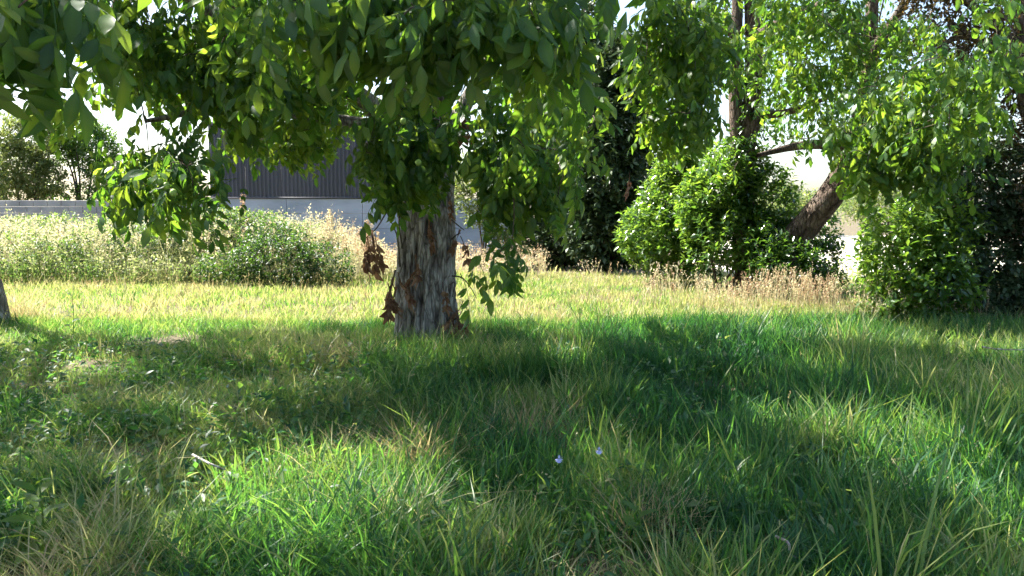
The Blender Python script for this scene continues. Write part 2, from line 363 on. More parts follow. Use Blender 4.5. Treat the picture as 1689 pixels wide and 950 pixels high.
def shoots(tips, dirs, rng, per=6, spread=.36, size=1.0, sink=.5):
    n = len(tips); k = np.arange(per)
    s = spread * (k[None] + rng.uniform(-.3, .3, (n, per))) / per
    base = tips[:, None] - dirs[:, None] * s[..., None]
    az = k[None] * 2.4 + rng.uniform(0, 6.28, (n, 1)) + rng.normal(size=(n, per)) * .4
    A = nrm(np.cross(dirs, np.array([.2, .1, 1.]))); B = np.cross(dirs, A)
    rad = np.cos(az)[..., None] * A[:, None] + np.sin(az)[..., None] * B[:, None]
    d = nrm(dirs[:, None] * .5 + rad * .95 + np.array([0, 0, -sink]))
    pos = base.reshape(-1, 3); d = d.reshape(-1, 3)
    rot = frames(d, rng, .35); scl = size * rng.uniform(.6, 1.25, len(pos)); tint = np.clip(.45 + .33 * rng.normal(size=len(pos)), 0, 1)
    return pos, rot, scl, tint
def twigs(limbs, tips, rng, r0=.004):
    """join every shoot to the nearest limb by a thin curved twig"""
    N = np.concatenate([l for l in limbs]); W = [np.zeros(len(N))]; mb = MB()
    order = np.argsort([np.min(np.linalg.norm(N - t, axis=1)) for t in tips])
    for o in order:
        t = tips[o]; D = np.linalg.norm(N - t, axis=1) + .25 * np.maximum(0, N[:, 2] - t[2] - 2); b = N[np.argmin(D)]; L = np.linalg.norm(t - b)
        if L < .05: continue
        mid = (b * .45 + t * .55) + np.array([0, 0, .16 * L]) + rng.normal(size=3) * .05 * L
        n = 5 if L < 1.2 else 7
        pth = smoothpath([b, mid, t], n); mb.add(*tube(pth, np.linspace(r0 * (1 + 1.6 * min(L, 3)), r0 * .7, n), 4, False), .4)
        N = np.concatenate([N, pth[1:]])
    return mb
def lobe_tips(lobes, rng):
    out = []
    for (px, py, Y, rx, ry, rY, n) in lobes:
        q = nrm(rng.normal(size=(n, 3))) * rng.uniform(0, 1, (n, 1)) ** .4
        out.append(P(px + q[:, 0] * rx, py + q[:, 1] * ry, Y + q[:, 2] * rY))
    return np.concatenate(out)
def limb(name, path, r, root, material, seed, sides=14, amp=.008, freq=14, n=26, part='branch'):
    pth = smoothpath(path, n); rad = np.interp(np.linspace(0, 1, n), np.linspace(0, 1, len(r)), r)
    V, T, t = barktube(pth, rad, sides, amp, freq, seed); ob(part, mesh_np(part, rel(V, root), T, t, True, [material]), root)
    return pth
LF1 = leaflet(1, .42, .35, .2, (.35, .72), .25)
LF0 = (np.array([(0, 0, 0), (.45, .22, .06), (.5, 0, -.04), (.45, -.22, .06), (1, 0, -.16)]), np.array([(0, 2, 1), (0, 3, 2), (1, 2, 4), (2, 3, 4)]))
LF2 = (np.array([(0, 0, 0), (.45, .24, .05), (.5, -.22, .03), (1, .02, -.12)]), np.array([(0, 2, 1), (1, 2, 3)]))
def leafcloud(lobes, nclus, per, leaf, rng, proto=LF0, up=.55, jit=.35, shell=.55, cl=.22, tint0=.5, tdir=None, droop=0.):
    """sprigs over the volume of several lobes; each sprig carries leaves spiralling round it"""
    vol = np.array([l[3] * l[4] * l[5] for l in lobes]) ** .7; cnt = np.maximum(1, (nclus * vol / vol.sum()).astype(int)); PO = []; DI = []
    for l, n in zip(lobes, cnt):
        c = P(l[0], l[1], l[2]); q = nrm(rng.normal(size=(n, 3))); rr = (shell + (1 - shell) * rng.uniform(size=(n, 1)) ** .6) * (1 + .22 * (noise2(q[:, 0] * 3 + l[0], q[:, 2] * 3 + q[:, 1] * 2, 5)[:, None] - .5))
        p = c + q * rr * np.array(l[3:6]); PO.append(p); DI.append(nrm(q + np.array([0, 0, up]) + jit * rng.normal(size=q.shape)))
    PO = np.concatenate(PO); DI = np.concatenate(DI); ok = PO[:, 2] > .03; PO = PO[ok]; DI = DI[ok]; n = len(PO); k = np.arange(per)
    s = (k[None] / per + rng.uniform(-.1, .1, (n, per))) * cl; base = PO[:, None] + DI[:, None] * s[..., None]
    az = k[None] * 2.4 + rng.uniform(0, 6.28, (n, 1)); A = nrm(np.cross(DI, np.array([.3, .2, 1.]))); B = np.cross(DI, A)
    radv = np.cos(az)[..., None] * A[:, None] + np.sin(az)[..., None] * B[:, None]
    d = nrm(DI[:, None] * .7 + radv * .9 + .25 * rng.normal(size=radv.shape) + np.array([0, 0, -droop])).reshape(-1, 3); pos = base.reshape(-1, 3)
    rot = frames(d, rng, .5); scl = leaf * rng.uniform(.6, 1.25, len(pos)); tint = np.clip(tint0 + .22 * rng.normal(size=len(pos)) + np.repeat(.15 * rng.normal(size=n), per), 0, 1)
    return pos, rot, scl, tint, PO
# ------------------------------------------------------------------ where the meadow lies in shade (used to grow the crown above the frame)
LIT = [[(-400, 330), (-400, 556), (0, 560), (120, 556), (350, 536), (560, 522), (690, 520), (860, 522), (960, 548), (1060, 556), (1150, 588), (1290, 600), (1400, 615), (1689, 590), (2200, 600), (2200, 330)],
       [(320, 775), (450, 730), (700, 745), (750, 800), (710, 910), (560, 940), (370, 890)],
       [(1480, 690), (1560, 690), (1760, 730), (1760, 850), (1640, 850), (1500, 760)],
       [(1240, 660), (1330, 640), (1380, 690), (1300, 720)],
       [(70, 560), (200, 575), (190, 600), (60, 600)], [(880, 530), (990, 545), (985, 600), (900, 590)]]
MIX = [[(-200, 560), (350, 560), (330, 760), (360, 950), (-200, 950)], [(1050, 560), (1689, 600), (1760, 760), (1480, 760), (1250, 720), (1120, 640)]]
def ground_px(g):
    return proj(np.c_[g, np.full(len(g), .2)])
def shade_want(g, rng):
    px, py, d = ground_px(g); w_ = np.ones(len(g)); behind = g[:, 1] < 2.0
    for p in MIX: w_[inpoly(px, py, p) & ~behind] = .9
    w_[inpoly(px, py, LIT[0]) & ~behind] = 0
    for ox, oy in ((0, 0), (.28, 0), (-.28, 0), (0, .28), (0, -.28)):
        px, py, d = ground_px(g + np.array([ox, oy]))
        for p in LIT[1:]: w_[inpoly(px, py, p) & ~behind] = 0
    return w_
ct = math.cos(SUN_EL) / math.sin(SUN_EL); sdir = np.array([math.sin(SUN_AZ), math.cos(SUN_AZ)])
def shadow_of(p): return p[:, :2] - (p[:, 2:3] - .2) * ct * sdir
def keep_out_of_light(p, rng, strict=.9):
    g = shadow_of(p); w_ = shade_want(g, rng); px, py, d = ground_px(g); bigp = inpoly(px, py, LIT[0])
    return (w_ > 0) | (rng.uniform(size=len(p)) > np.where(bigp, strict, .92))
COV = np.zeros((60, 80)); CX, CYG = np.meshgrid(-10 + .25 * (np.arange(80) + .5), .25 * (np.arange(60) + .5))
def cover(tips, per=.16):
    for g in shadow_of(tips): COV[(CX - g[0]) ** 2 + (CYG - g[1]) ** 2 < .17] += per / .53
def crown_fill(cen, rad, n, rng, xmax=99, lai=2.7):
    """shoots of the crown above the camera's view: each is taken up along the sun ray from a shaded spot of meadow that still needs shade"""
    out = []; cen = np.array(cen); rad = np.array(rad); lo_ = shadow_of(cen[None])[0]
    for it in range(60):
        g = lo_ + rng.uniform(-1, 1, (1500, 2)) * (rad[:2] + 3); g = g[(g[:, 1] > 2.3) & (g[:, 1] < 12) & (g[:, 0] < xmax) & (np.abs(g[:, 0]) < .75 * np.maximum(g[:, 1], 1) + 1.2)]
        want = shade_want(g, rng) * lai
        h = rng.uniform(1.9, cen[2] + rad[2], len(g)); p = np.c_[g + (h[:, None] - .2) * ct * sdir, h]
        e = (((p - cen) / rad) ** 2).sum(1); px, py, d = proj(p)
        keep = (e < 1) & (e > .12) & ((py < -75) | (d < .2) | (np.abs(px - 844) > 940 + 700 / np.maximum(d, 1))) & (np.linalg.norm(p - np.array([0, 0, 1.5]), axis=1) > 2.4)
        for q in np.where(keep & (want > 0))[0]:
            i_, j_ = int(g[q, 1] / .25), int((g[q, 0] + 10) / .25)
            if 0 <= i_ < 60 and 0 <= j_ < 80 and COV[i_, j_] < want[q]:
                out.append(p[q]); cover(p[q:q + 1])
                if len(out) >= n: return np.array(out)
    return np.array(out)
# ------------------------------------------------------------------ main walnut tree
rng = np.random.default_rng(2)
TB = np.array([*G(703, 566), 0.]); TB[2] = gz(TB[0], TB[1]) - .05
TY = TB[1]
wt = ob('walnut_tree', None, label='large walnut tree with thick furrowed grey trunk in the middle of the meadow', cat='tree', loc=TB)
def PT(px, py, dy=0.): return P(px, py, TY + dy)
top = PT(690, 130); path = smoothpath([TB, PT(702, 480), PT(704, 400), PT(703, 330), PT(702, 250), PT(698, 150), PT(692, 60)], 150)
rad = np.interp(np.linspace(0, 1, 150), [0, .1, .35, .55, .75, 1], [.355, .335, .315, .30, .29, .26])
V, T, t = barktube(path, rad, 170, .038, 42, 7, .07)
wtrunk = ob('trunk', mesh_np('trunk', rel(V, wt), T, t, True, [BARK]), wt)
L_ = [path[60:]]
fork = path[110]; upf = path[-1]
def wl(p, r, s): L_.append(limb('branch', p, r, wt, BARK, s, 14, .008))
wl([path[96], PT(650, 205, -.2), PT(600, 165, -.6), PT(520, 110, -1.5), P(380, 40, 6.6), P(260, -40, 6.0)], [.15, .12, .09, .06, .03], 21)
wl([path[110], PT(740, 215, .3), PT(768, 170, .5), PT(800, 110, .6), PT(850, 20, .3), PT(930, -80, -.5)], [.12, .10, .08, .06, .035], 22)
wl([path[125], PT(700, 60, -1), P(690, -20, 6.5), P(700, -90, 4.6), P(690, -150, 3.6)], [.12, .10, .07, .05, .03], 23)
wl([path[-3], PT(660, -60, 1), PT(560, -180, 2.5), PT(500, -300, 4)], [.15, .12, .08, .04], 24)
wl([path[-2], PT(720, -60, .2), PT(760, -200, 0), PT(760, -420, -.5)], [.17, .14, .10, .05], 25)
wl([path[-4], PT(600, -10, -.3), PT(420, -120, -1), PT(250, -260, -1.8)], [.13, .1, .07, .04], 26)
wl([path[-4], PT(800, -40, -.8), P(950, -60, 6.5), P(1010, -80, 5.2)], [.12, .09, .06, .03], 27)
wl([PT(640, 210, -.1), PT(500, 190, -1.), P(370, 180, 7), P(240, 200, 6.2)], [.07, .05, .035, .015], 28)
wl([PT(745, 215, .2), PT(840, 200, -.6), P(900, 230, 7.0), P(930, 290, 6.3)], [.06, .045, .03, .015], 29)
lobes = [(700, -10, 3.9, 330, 62, .5, 62), (950, 40, 4.6, 105, 100, .6, 26), (430, 90, 6.6, 210, 105, 1.2, 110), (500, 40, 7.5, 200, 100, 1.2, 50),
         (240, 265, 5.9, 88, 60, .5, 20), (295, 290, 5.3, 30, 45, .3, 7), (190, 310, 5.8, 40, 25, .3, 4), (225, 105, 6.5, 90, 80, .8, 18), (185, 25, 6.3, 75, 55, .6, 18), (655, 210, 6.6, 80, 80, .5, 34), (655, 275, 6.9, 66, 35, .3, 15),
         (885, 180, 6.6, 100, 115, .8, 66), (885, 285, 6.8, 92, 72, .6, 44), (955, 175, 5.2, 55, 60, .3, 13), (845, 415, 6.2, 26, 10, .1, 3),
         (470, 145, 10.2, 160, 80, 1.2, 80), (440, 222, 9.4, 95, 22, .5, 20), (690, 175, 7.2, 60, 90, .4, 22), (700, 290, 7.5, 48, 35, .3, 9), (850, 130, 9.6, 70, 100, .8, 24), (560, 90, 9.6, 120, 100, 1., 44), (300, 90, 9.5, 110, 80, .8, 24)]
tv = lobe_tips(lobes, rng)
px, py, d = proj(tv)
gap = np.zeros(len(tv), bool)
for gx, gy, gr in ((118, 82, 30), (215, 195, 38), (620, 130, 26), (770, 130, 26), (180, 215, 34), (760, 255, 34), (90, 150, 30)): gap |= np.hypot(px - gx, py - gy) < gr + 20
tv = tv[~gap]; tv = tv[keep_out_of_light(tv, rng, .35)]
def shaders(t_, prob, lo_=1.2, hi_=4.6):  # adds unseen shoots up the sun ray to shade the leaves in view
    p = t_ + S * rng.uniform(lo_, hi_, (len(t_), 1)); px, py, d = proj(p)
    return p[((py < -75) | (np.abs(px - 844) > 1000)) & (rng.uniform(size=len(p)) < prob) & (np.linalg.norm(p - np.array([0, 0, 1.5]), axis=1) > 2.4)]
tv = np.concatenate([tv, shaders(tv, .36)])
cover(tv)
tf = crown_fill((TB[0] - .1, 8.6, 5.2), (5.2, 6.2, 3.4), 1000, rng)
tips = np.concatenate([tv, tf])
out = tips - np.array([TB[0], TY, 3.2]); dirs = nrm(nrm(out * np.array([1, 1, .3])) + .45 * rng.normal(size=tips.shape) + np.array([0, 0, -.25]))
twigs(L_, tips, rng).build('twigs', TWIG, wt, True, kind='stuff')
pos, rot, scl, tint = shoots(tips, dirs, rng, 7, .42, .86, .75); scl = scl * np.where(np.linalg.norm(pos - np.array([0, 0, 1.5]), axis=1) < 5.2, 1.04, 1.) * np.where(proj(pos)[1] < -60, 1.25, 1.)
emit_compound(wt, pos, rot, scl, tint, WAL, 300)
# nuts, dead leaves and dead shoots of the tree
def ball(r, n=10):
    import bmesh
    bm = bmesh.new(); bmesh.ops.create_icosphere(bm, subdivisions=2, radius=r)
    for v in bm.verts: v.co.z *= 1.12
    m = bpy.data.meshes.new('walnut'); bm.to_mesh(m); bm.free(); m.materials.append(NUT)
    for p_ in m.polygons: p_.use_smooth = True
    return m
nm = ball(.023)
for (px_, py_, Y_) in ((915, 118, 4.9), (932, 184, 5.3), (920, 187, 5.35), (665, 200, 5.8), (962, 232, 5.0), (987, 196, 5.0), (263, 300, 5.1), (274, 307, 5.1), (286, 318, 5.05), (690, 268, 6.0), (860, 66, 4.4), (395, 102, 5.6)):
    ob('walnut', nm, wt, loc=P(px_, py_, Y_) - TB)
FY = TY - .36
for q, (px_, py_, Y_, s_) in enumerate(((612, 392, FY, 1.1), (606, 405, FY, .8), (648, 470, FY, 1.1), (657, 462, FY, .9), (640, 480, FY, .9), (757, 390, FY + .2, .9), (760, 402, FY + .2, .8), (708, 372, FY, .8),
        (712, 384, FY, .7), (686, 432, FY, .9), (678, 470, FY, .8), (730, 478, FY, .8), (750, 520, FY + .1, 1.1), (764, 508, FY + .1, .9), (744, 545, FY, 1.1), (738, 552, FY, .8), (716, 130, FY, 1.), (722, 165, FY, 1.),
        (712, 200, FY, .9), (766, 190, FY, 1.), (762, 215, FY, .9), (745, 330, FY + .1, .7), (1037, 300, 6.8, .5), (618, 400, FY, .9), (652, 485, FY, 1.), (756, 530, FY + .1, 1.), (748, 535, FY, 1.), (690, 445, FY, .7), (768, 515, FY + .1, .8), (605, 412, FY, .9), (716, 175, FY, .9))):
    pp = P(px_, py_, Y_)[None]; fr = frames(np.array([[.35 * math.sin(q * 2.3), -.25, -1.]]), rng, 1.2)[0] * s_ * 1.35
    o = ob('dead_leaf', himesh(q % 5, DEAD, CP_DEAD, 'dead'), wtrunk); M = np.eye(4); M[:3, :3] = fr; M[:3, 3] = pp[0] - TB + np.array([0, 0, .08]); o.matrix_local = Matrix(M.tolist())
for pts in ([(745, 455), (762, 458), (776, 474), (786, 492)], [(742, 470), (750, 466), (746, 490)], [(660, 440), (655, 390), (640, 355), (632, 330)], [(652, 445), (648, 465), (652, 480)], [(664, 410), (658, 370), (662, 340)],
            [(640, 345), (622, 375), (604, 392)], [(744, 362), (756, 372), (766, 380)], [(745, 530), (758, 520), (768, 500)], [(745, 395), (752, 388), (760, 384)]):
    pth = smoothpath([P(a_, b_, FY + .12) for a_, b_ in pts], 9); V, T = tube(pth, np.linspace(.010, .004, 9), 6); ob('dead_shoot', mesh_np('dead_shoot', rel(V, wt), T, np.full(len(V), .4), True, [TWIG]), wtrunk)
# ------------------------------------------------------------------ walnut tree cut by the left edge
LB = np.array([*G(-18, 540), -.05]); LYY = LB[1]
lt = ob('walnut_tree', None, label='walnut tree at the left edge with leaning trunk and leaves hanging close overhead', cat='tree', loc=LB)
def PL(px, py, dy=0.): return P(px, py, LYY + dy)
p_ = smoothpath([LB, PL(-24, 490), PL(-46, 420), PL(-75, 330), PL(-110, 200), PL(-130, 60)], 90)
V, T, t = barktube(p_, np.linspace(.23, .16, 90), 80, .02, 24, 31, .06); ob('trunk', mesh_np('trunk', rel(V, lt), T, t, True, [BARK]), lt)
LL = [p_[40:]]
LL.append(limb('branch', [p_[-5], P(-260, -80, 8.8), P(-480, -140, 6), P(-420, -190, 4), P(-120, -150, 3.0), P(90, -90, 2.6)], [.09, .07, .05, .035, .02, .01], lt, BARK, 33))
LL.append(limb('branch', [p_[-6], P(-300, -200, 10), P(-450, -400, 9)], [.13, .1, .05], lt, BARK, 34))
LL.append(limb('branch', [p_[-4], P(-60, -150, 10.5), P(60, -300, 11)], [.12, .08, .04], lt, BARK, 35))
tn = lobe_tips([(40, -30, 2.8, 95, 35, .25, 5), (15, 20, 2.7, 40, 25, .2, 2), (110, -35, 3.1, 60, 30, .2, 2), (120, 180, 8.5, 60, 40, .4, 4)], rng)
tl = crown_fill((-5.6, 8.2, 5.0), (4.8, 6.4, 3.6), 650, rng, .8)
tl = tl[tl[:, 0] < -1.2]
tn = np.concatenate([tn, shaders(tn, .9), shaders(tn, .9), shaders(tn, .8)])
tips = np.concatenate([tn, tl]); out = tips - np.array([LB[0], LYY, 3.]); dirs = nrm(nrm(out * np.array([1, 1, .3])) + .4 * rng.normal(size=tips.shape) + np.array([0, 0, -.3]))
twigs(LL, tips, rng).build('twigs', TWIG, lt, True, kind='stuff')
pos, rot, scl, tint = shoots(tips, dirs, rng, 7, .36, .95, .8); scl = scl * np.where(proj(pos)[1] < -120, 1.2, 1.)
emit_compound(lt, pos, rot, scl, tint, WAL, 120)
LINES = [((1215, -20), (1215, 240), 14.4), ((1243, 40), (1233, 290), 14.4), ((1440, -20), (1418, 210), 12.9), ((1430, 130), (1500, -10), 12.5), ((1250, 195), (1370, 163), 13.9), ((1402, 270), (1330, 370), 13.3), ((1260, 252), (1400, 238), 12.5)]
def show_limbs(tips, rng, keep=.45, r=20):
    px, py, d = proj(tips); py = py + 25; bad = np.zeros(len(tips), bool)
    for a_, b_, D_ in LINES:
        a_ = np.array(a_, float); v_ = np.array(b_) - a_; t_ = np.clip(((px - a_[0]) * v_[0] + (py - a_[1]) * v_[1]) / (v_ @ v_), 0, 1)
        bad |= (np.hypot(px - a_[0] - t_ * v_[0], py - a_[1] - t_ * v_[1]) < r) & (d < D_)
    return tips[~bad | (rng.uniform(size=len(tips)) < keep)]
def clear_sun(tips, rng, targets=((1485, 430, 10.5, .85), (1090, 350, 15.5, 1.0), (1200, 340, 14.4, 1.0), (1365, 330, 13.7, .35)), keep=.3):
    bad = np.zeros(len(tips), bool)
    for px_, py_, Y_, r_ in targets:
        v_ = tips - P(px_, py_, Y_); al = v_ @ S; bad |= (al > .3) & (np.linalg.norm(v_ - al[:, None] * S, axis=1) < r_)
    return tips[~bad | (rng.uniform(size=len(tips)) < keep)]
# ------------------------------------------------------------------ right-hand trees
def PR(px, py, Y=14.5): return P(px, py, Y)
iv = ob('walnut_tree', None, label='walnut tree with upright ivy-clad stem rising between the laurel shrubs', cat='tree', loc=(*PR(1228, 470)[:2], 0))
ivl = []
p_ = smoothpath([np.array([*PR(1232, 470)[:2], -.05]), PR(1230, 380), PR(1226, 300), PR(1232, 230), PR(1240, 170), PR(1243, 90), PR(1240, -20), PR(1235, -160)], 80)
V, T, t = barktube(p_, np.linspace(.2, .13, 80), 40, .012, 20, 41, .05); ob('trunk', mesh_np('trunk', rel(V, iv), T, t, True, [BARK2]), iv); ivl.append(p_[40:])
ivl.append(limb('stem', [PR(1226, 300), PR(1216, 230), PR(1213, 130), PR(1216, 20), PR(1220, -120)], [.13, .13, .12, .1, .08], iv, BARK2, 42, 20, .012, part='stem'))
ip, ir, isc, it_, _ = leafcloud([(1228, 290, 14.4, .26, .26, .5), (1234, 225, 14.4, .24, .24, .45), (1228, 350, 14.4, .28, .28, .5), (1240, 160, 14.4, .2, .2, .35)], 330, 7, .085, np.random.default_rng(46), LF0, up=.1, droop=.5, cl=.12, shell=.6, tint0=.3)
mb = MB(); mb.add(*inst(LF0[0], LF0[1], ip, ir, isc, it_)); mb.build('ivy', LAU, iv, kind='stuff')
ivl.append(limb('b', [PR(1241, 215), PR(1258, 192), PR(1300, 184, 14.2), PR(1370, 160, 13.8)], [.1, .08, .06, .03], iv, BARK2, 43))
ivl.append(limb('b', [PR(1215, 60), PR(1150, 20, 12), PR(1090, 20, 9.5), PR(1060, 60, 8.2)], [.08, .06, .04, .015], iv, BARK2, 44))
ivl.append(limb('b', [PR(1242, 60), PR(1320, 20, 13), PR(1400, -10, 11.5)], [.08, .06, .03], iv, BARK2, 45))
tips = lobe_tips([(1110, 70, 8.4, 95, 100, .9, 70), (1130, 190, 8.2, 70, 50, .6, 24), (1180, 60, 11, 110, 110, 1.4, 63), (1320, 110, 12.5, 110, 90, 1., 59), (1310, 170, 15.2, 90, 50, .5, 22), (1260, 60, 15.5, 140, 90, .8, 45), (1400, 60, 15.5, 110, 90, .8, 35), (1210, 250, 13.6, 40, 40, .3, 8), (1290, 10, 11.5, 120, 70, 1., 46), (1340, 60, 12.8, 80, 60, .6, 16), (1180, -120, 12, 260, 90, 2, 24)], rng)
px, py, d = proj(tips); gap = np.zeros(len(tips), bool)
for gx, gy, gr in ((1195, 225, 36), (1305, 275, 45), (1355, 85, 26), (1175, 160, 18)): gap |= np.hypot(px - gx, py - gy) < gr
tips = show_limbs(clear_sun(tips[~gap], rng), rng); tips = np.concatenate([tips, clear_sun(shaders(tips, .4), rng)])
out = tips - np.array([iv.location.x, 14.5, 4.]); dirs = nrm(nrm(out * np.array([1, 1, .3])) + .45 * rng.normal(size=tips.shape) + np.array([0, 0, -.3]))
twigs(ivl, tips, rng).build('twigs', TWIG, iv, True, kind='stuff')
pos, rot, scl, tint = shoots(tips, dirs, rng, 6, .45, .92, .7); tint = np.clip(tint + .06, 0, 1); emit_compound(iv, pos, rot, scl, tint, WAL, 200)
# leaning tree
le = ob('walnut_tree', None, label='walnut tree with thick bare trunk leaning right over the dark undergrowth', cat='tree', loc=(*PR(1272, 480, 14)[:2], 0))
lel = []
p_ = smoothpath([np.array([*PR(1255, 480, 14)[:2], -.05]), PR(1285, 425, 14), PR(1335, 365, 13.8), PR(1378, 310, 13.6), PR(1402, 255, 13.4), PR(1420, 190, 13.2), PR(1432, 110, 13), PR(1438, 10, 13), PR(1440, -140, 13)], 100)
V, T, t = barktube(p_, np.interp(np.linspace(0, 1, 100), [0, .15, .35, .55, .7, 1], [.3, .24, .22, .16, .11, .08]), 50, .012, 22, 51, .05); ob('trunk', mesh_np('trunk', rel(V, le), T, t, True, [BARK2]), le); lel.append(p_[55:])
lel.append(limb('b', [PR(1425, 150, 13), PR(1445, 80, 12.8), PR(1480, 25, 12.6), PR(1530, -60, 12.4)], [.1, .09, .07, .05], le, BARK2, 53))
lel.append(limb('b', [PR(1405, 240, 13.4), PR(1370, 238, 13.2), PR(1320, 240, 12.8), PR(1250, 256, 12.2)], [.11, .09, .07, .03], le, BARK2, 54))
lel.append(limb('b', [PR(1410, 220, 13.3), PR(1470, 200, 11.5), PR(1540, 180, 10), PR(1600, 190, 9)], [.1, .08, .05, .02], le, BARK2, 55))
tips = lobe_tips([(1440, 200, 9.6, 100, 80, .8, 59), (1560, 170, 9., 110, 90, .8, 59), (1430, 280, 9.6, 50, 40, .5, 21), (1530, 270, 9.4, 90, 40, .5, 28), (1400, 130, 12, 100, 90, .8, 42), (1450, 40, 11, 130, 60, 1, 38), (1520, 100, 13.5, 120, 90, .8, 42), (1560, 230, 11, 100, 60, .5, 31), (1330, 240, 11.8, 50, 25, .3, 8), (1640, 60, 8., 70, 90, .6, 17), (1480, -120, 11.5, 240, 80, 1.5, 17)], rng)
px, py, d = proj(tips); gap = np.zeros(len(tips), bool)
for gx, gy, gr in ((1305, 275, 45), (1345, 300, 45), (1355, 85, 26), (1395, 300, 30)): gap |= np.hypot(px - gx, py - gy) < gr
tips = show_limbs(clear_sun(tips[~gap], rng), rng); tips = np.concatenate([tips, clear_sun(shaders(tips, .4), rng)])
out = tips - np.array([le.location.x + 1, 13.4, 4.]); dirs = nrm(nrm(out * np.array([1, 1, .3])) + .45 * rng.normal(size=tips.shape) + np.array([0, 0, -.35]))
twigs(lel, tips, rng).build('twigs', TWIG, le, True, kind='stuff')
pos, rot, scl, tint = shoots(tips, dirs, rng, 6, .45, .9, .7); emit_compound(le, pos, rot, scl, tint, WAL, 200)
# ------------------------------------------------------------------ shrubs and small-leaved trees
def shrub(name, label, cat, lobes, nclus, per, leaf, material, seed, proto=LF0, stems=4, bark=TWIG, srad=.03, parts=0, part_name='foliage', base=None, group=None, trunkpart='stem', **kw):
    rng = np.random.default_rng(seed); c = P(lobes[0][0], lobes[0][1], lobes[0][2]); b = np.array([c[0], c[1], 0.]) if base is None else np.array(base)
    root = ob(name, None, label=label, cat=cat, group=group, loc=b)
    pos, rot, scl, tint, PO = leafcloud(lobes, nclus, per, leaf, rng, proto, **kw)
    part = np.zeros(len(pos), bool)
    if parts:
        px, py, d = proj(pos); h = np.where((px > 0) & (px < 1689) & (py > 0) & (py < 950))[0]; h = h[np.argsort(d[h] - 1.5 * scl[h])][:parts]; part[h] = True
        ms = [mesh_np('leaf', LF1[0], LF1[1], np.full(len(LF1[0]), tt), True, [material]) for tt in (.3, .5, .7)]
        for i_ in h:
            o = bpy.data.objects.new('leaf', ms[int(i_) % 3]); C.objects.link(o); o.parent = root
            M = np.eye(4); M[:3, :3] = rot[i_] * scl[i_]; M[:3, 3] = pos[i_] - b; o.matrix_local = Matrix(M.tolist())
    s = ~part; mb = MB(); mb.add(*inst(proto[0], proto[1], pos[s], rot[s], scl[s], tint[s])); mb.build(part_name, material, root, kind='stuff')
    for q in range(stems):
        e = PO[rng.integers(len(PO))]; b0 = b + np.array([rng.normal() * .12, rng.normal() * .1, -.05]); mid = b0 * .5 + e * .5 + np.array([rng.normal() * .1, rng.normal() * .1, .15 * e[2]])
        V, T = tube(smoothpath([b0, mid, e], 12), np.linspace(srad, srad * .25, 12), 6); ob(trunkpart, mesh_np(trunkpart, rel(V, root), T, np.full(len(V), .4), True, [bark]), root)
    return root
shrub('laurel_shrub', 'glossy laurel shrub leaning left beside the dark evergreen trees', 'shrub', [(1082, 390, 15.6, .7, .7, .62), (1115, 330, 15.7, .62, .6, .7), (1140, 265, 15.8, .42, .45, .55), (1110, 290, 15.7, .35, .4, .45), (1120, 425, 15.6, .75, .6, .4), (1150, 380, 15.9, .5, .5, .7)], 1500, 9, .125, LAU, 61, LF0, tint0=.75, up=.8, cl=.2, shell=.5)
shrub('laurel_shrub', 'glossy upright laurel shrub standing in front of the ivy-clad stem', 'shrub', [(1195, 395, 14.4, .72, .7, .62), (1185, 325, 14.5, .58, .55, .55), (1255, 345, 14.6, .6, .6, .65), (1248, 285, 14.6, .2, .25, .42), (1205, 280, 14.5, .4, .4, .4), (1150, 350, 14.5, .3, .4, .5), (1275, 410, 14.6, .5, .6, .6)], 1700, 9, .125, LAU, 62, LF0, tint0=.7, up=.9, cl=.22, shell=.5)
shrub('laurel_shrub', 'small dark shrub under the leaning trunk beside the bright gravel', 'shrub', [(1340, 430, 14.2, .36, .4, .42), (1355, 385, 14.6, .2, .3, .25), (1295, 438, 13.4, .5, .3, .34), (1360, 465, 13.6, .2, .3, .2), (1262, 418, 13.6, .3, .3, .36), (1320, 455, 13.3, .35, .3, .25)], 700, 9, .10, LAU, 63, LF0, up=.5, tint0=.35)
shrub('broadleaf_shrub', 'bright glossy shrub spreading left of the dark evergreen mass at the right', 'shrub', [(1495, 415, 10.6, .52, .5, .55), (1530, 470, 10.3, .5, .45, .5), (1475, 495, 10.4, .35, .4, .28), (1550, 390, 10.7, .45, .4, .5), (1470, 385, 11, .22, .3, .28)], 950, 8, .118, LAU, 64, LF0, parts=150, up=.5, tint0=.85, droop=.1)
shrub('evergreen_bush', 'tall dark evergreen bush at the right edge over the grass', 'bush', [(1600, 440, 10.9, .55, .5, .75), (1670, 430, 11., .6, .5, .9), (1590, 320, 11.1, .55, .5, .6), (1660, 300, 11.2, .6, .5, .6), (1740, 400, 11., .6, .5, 1.), (1560, 490, 10.8, .35, .4, .35), (1650, 500, 10.8, .5, .4, .4)], 3000, 9, .095, DRK, 65, LF2, up=.2, tint0=.5, droop=.2, stems=6)
rt = shrub('plum_tree', 'tree at the right edge with reddish brown leaves and dark limbs', 'tree', [(1680, 90, 11.2, .8, .7, .7), (1590, 30, 11.6, .8, .7, .55), (1700, 300, 10.6, .28, .4, .9), (1720, 200, 11, .5, .5, .5), (1560, -70, 11.5, 1., .8, .5)], 1500, 9, .085, BRN, 66, LF2, stems=0, base=(*P(1750, 545, 10.9)[:2], 0), up=.1, droop=.2, shell=.3, part_name='crown')
p_ = smoothpath([np.array([*P(1760, 545, 10.9)[:2], -.05]), P(1745, 400, 10.9), P(1722, 250, 10.9), P(1700, 170, 10.9), P(1690, 100, 10.9), P(1690, -60, 10.9)], 70)
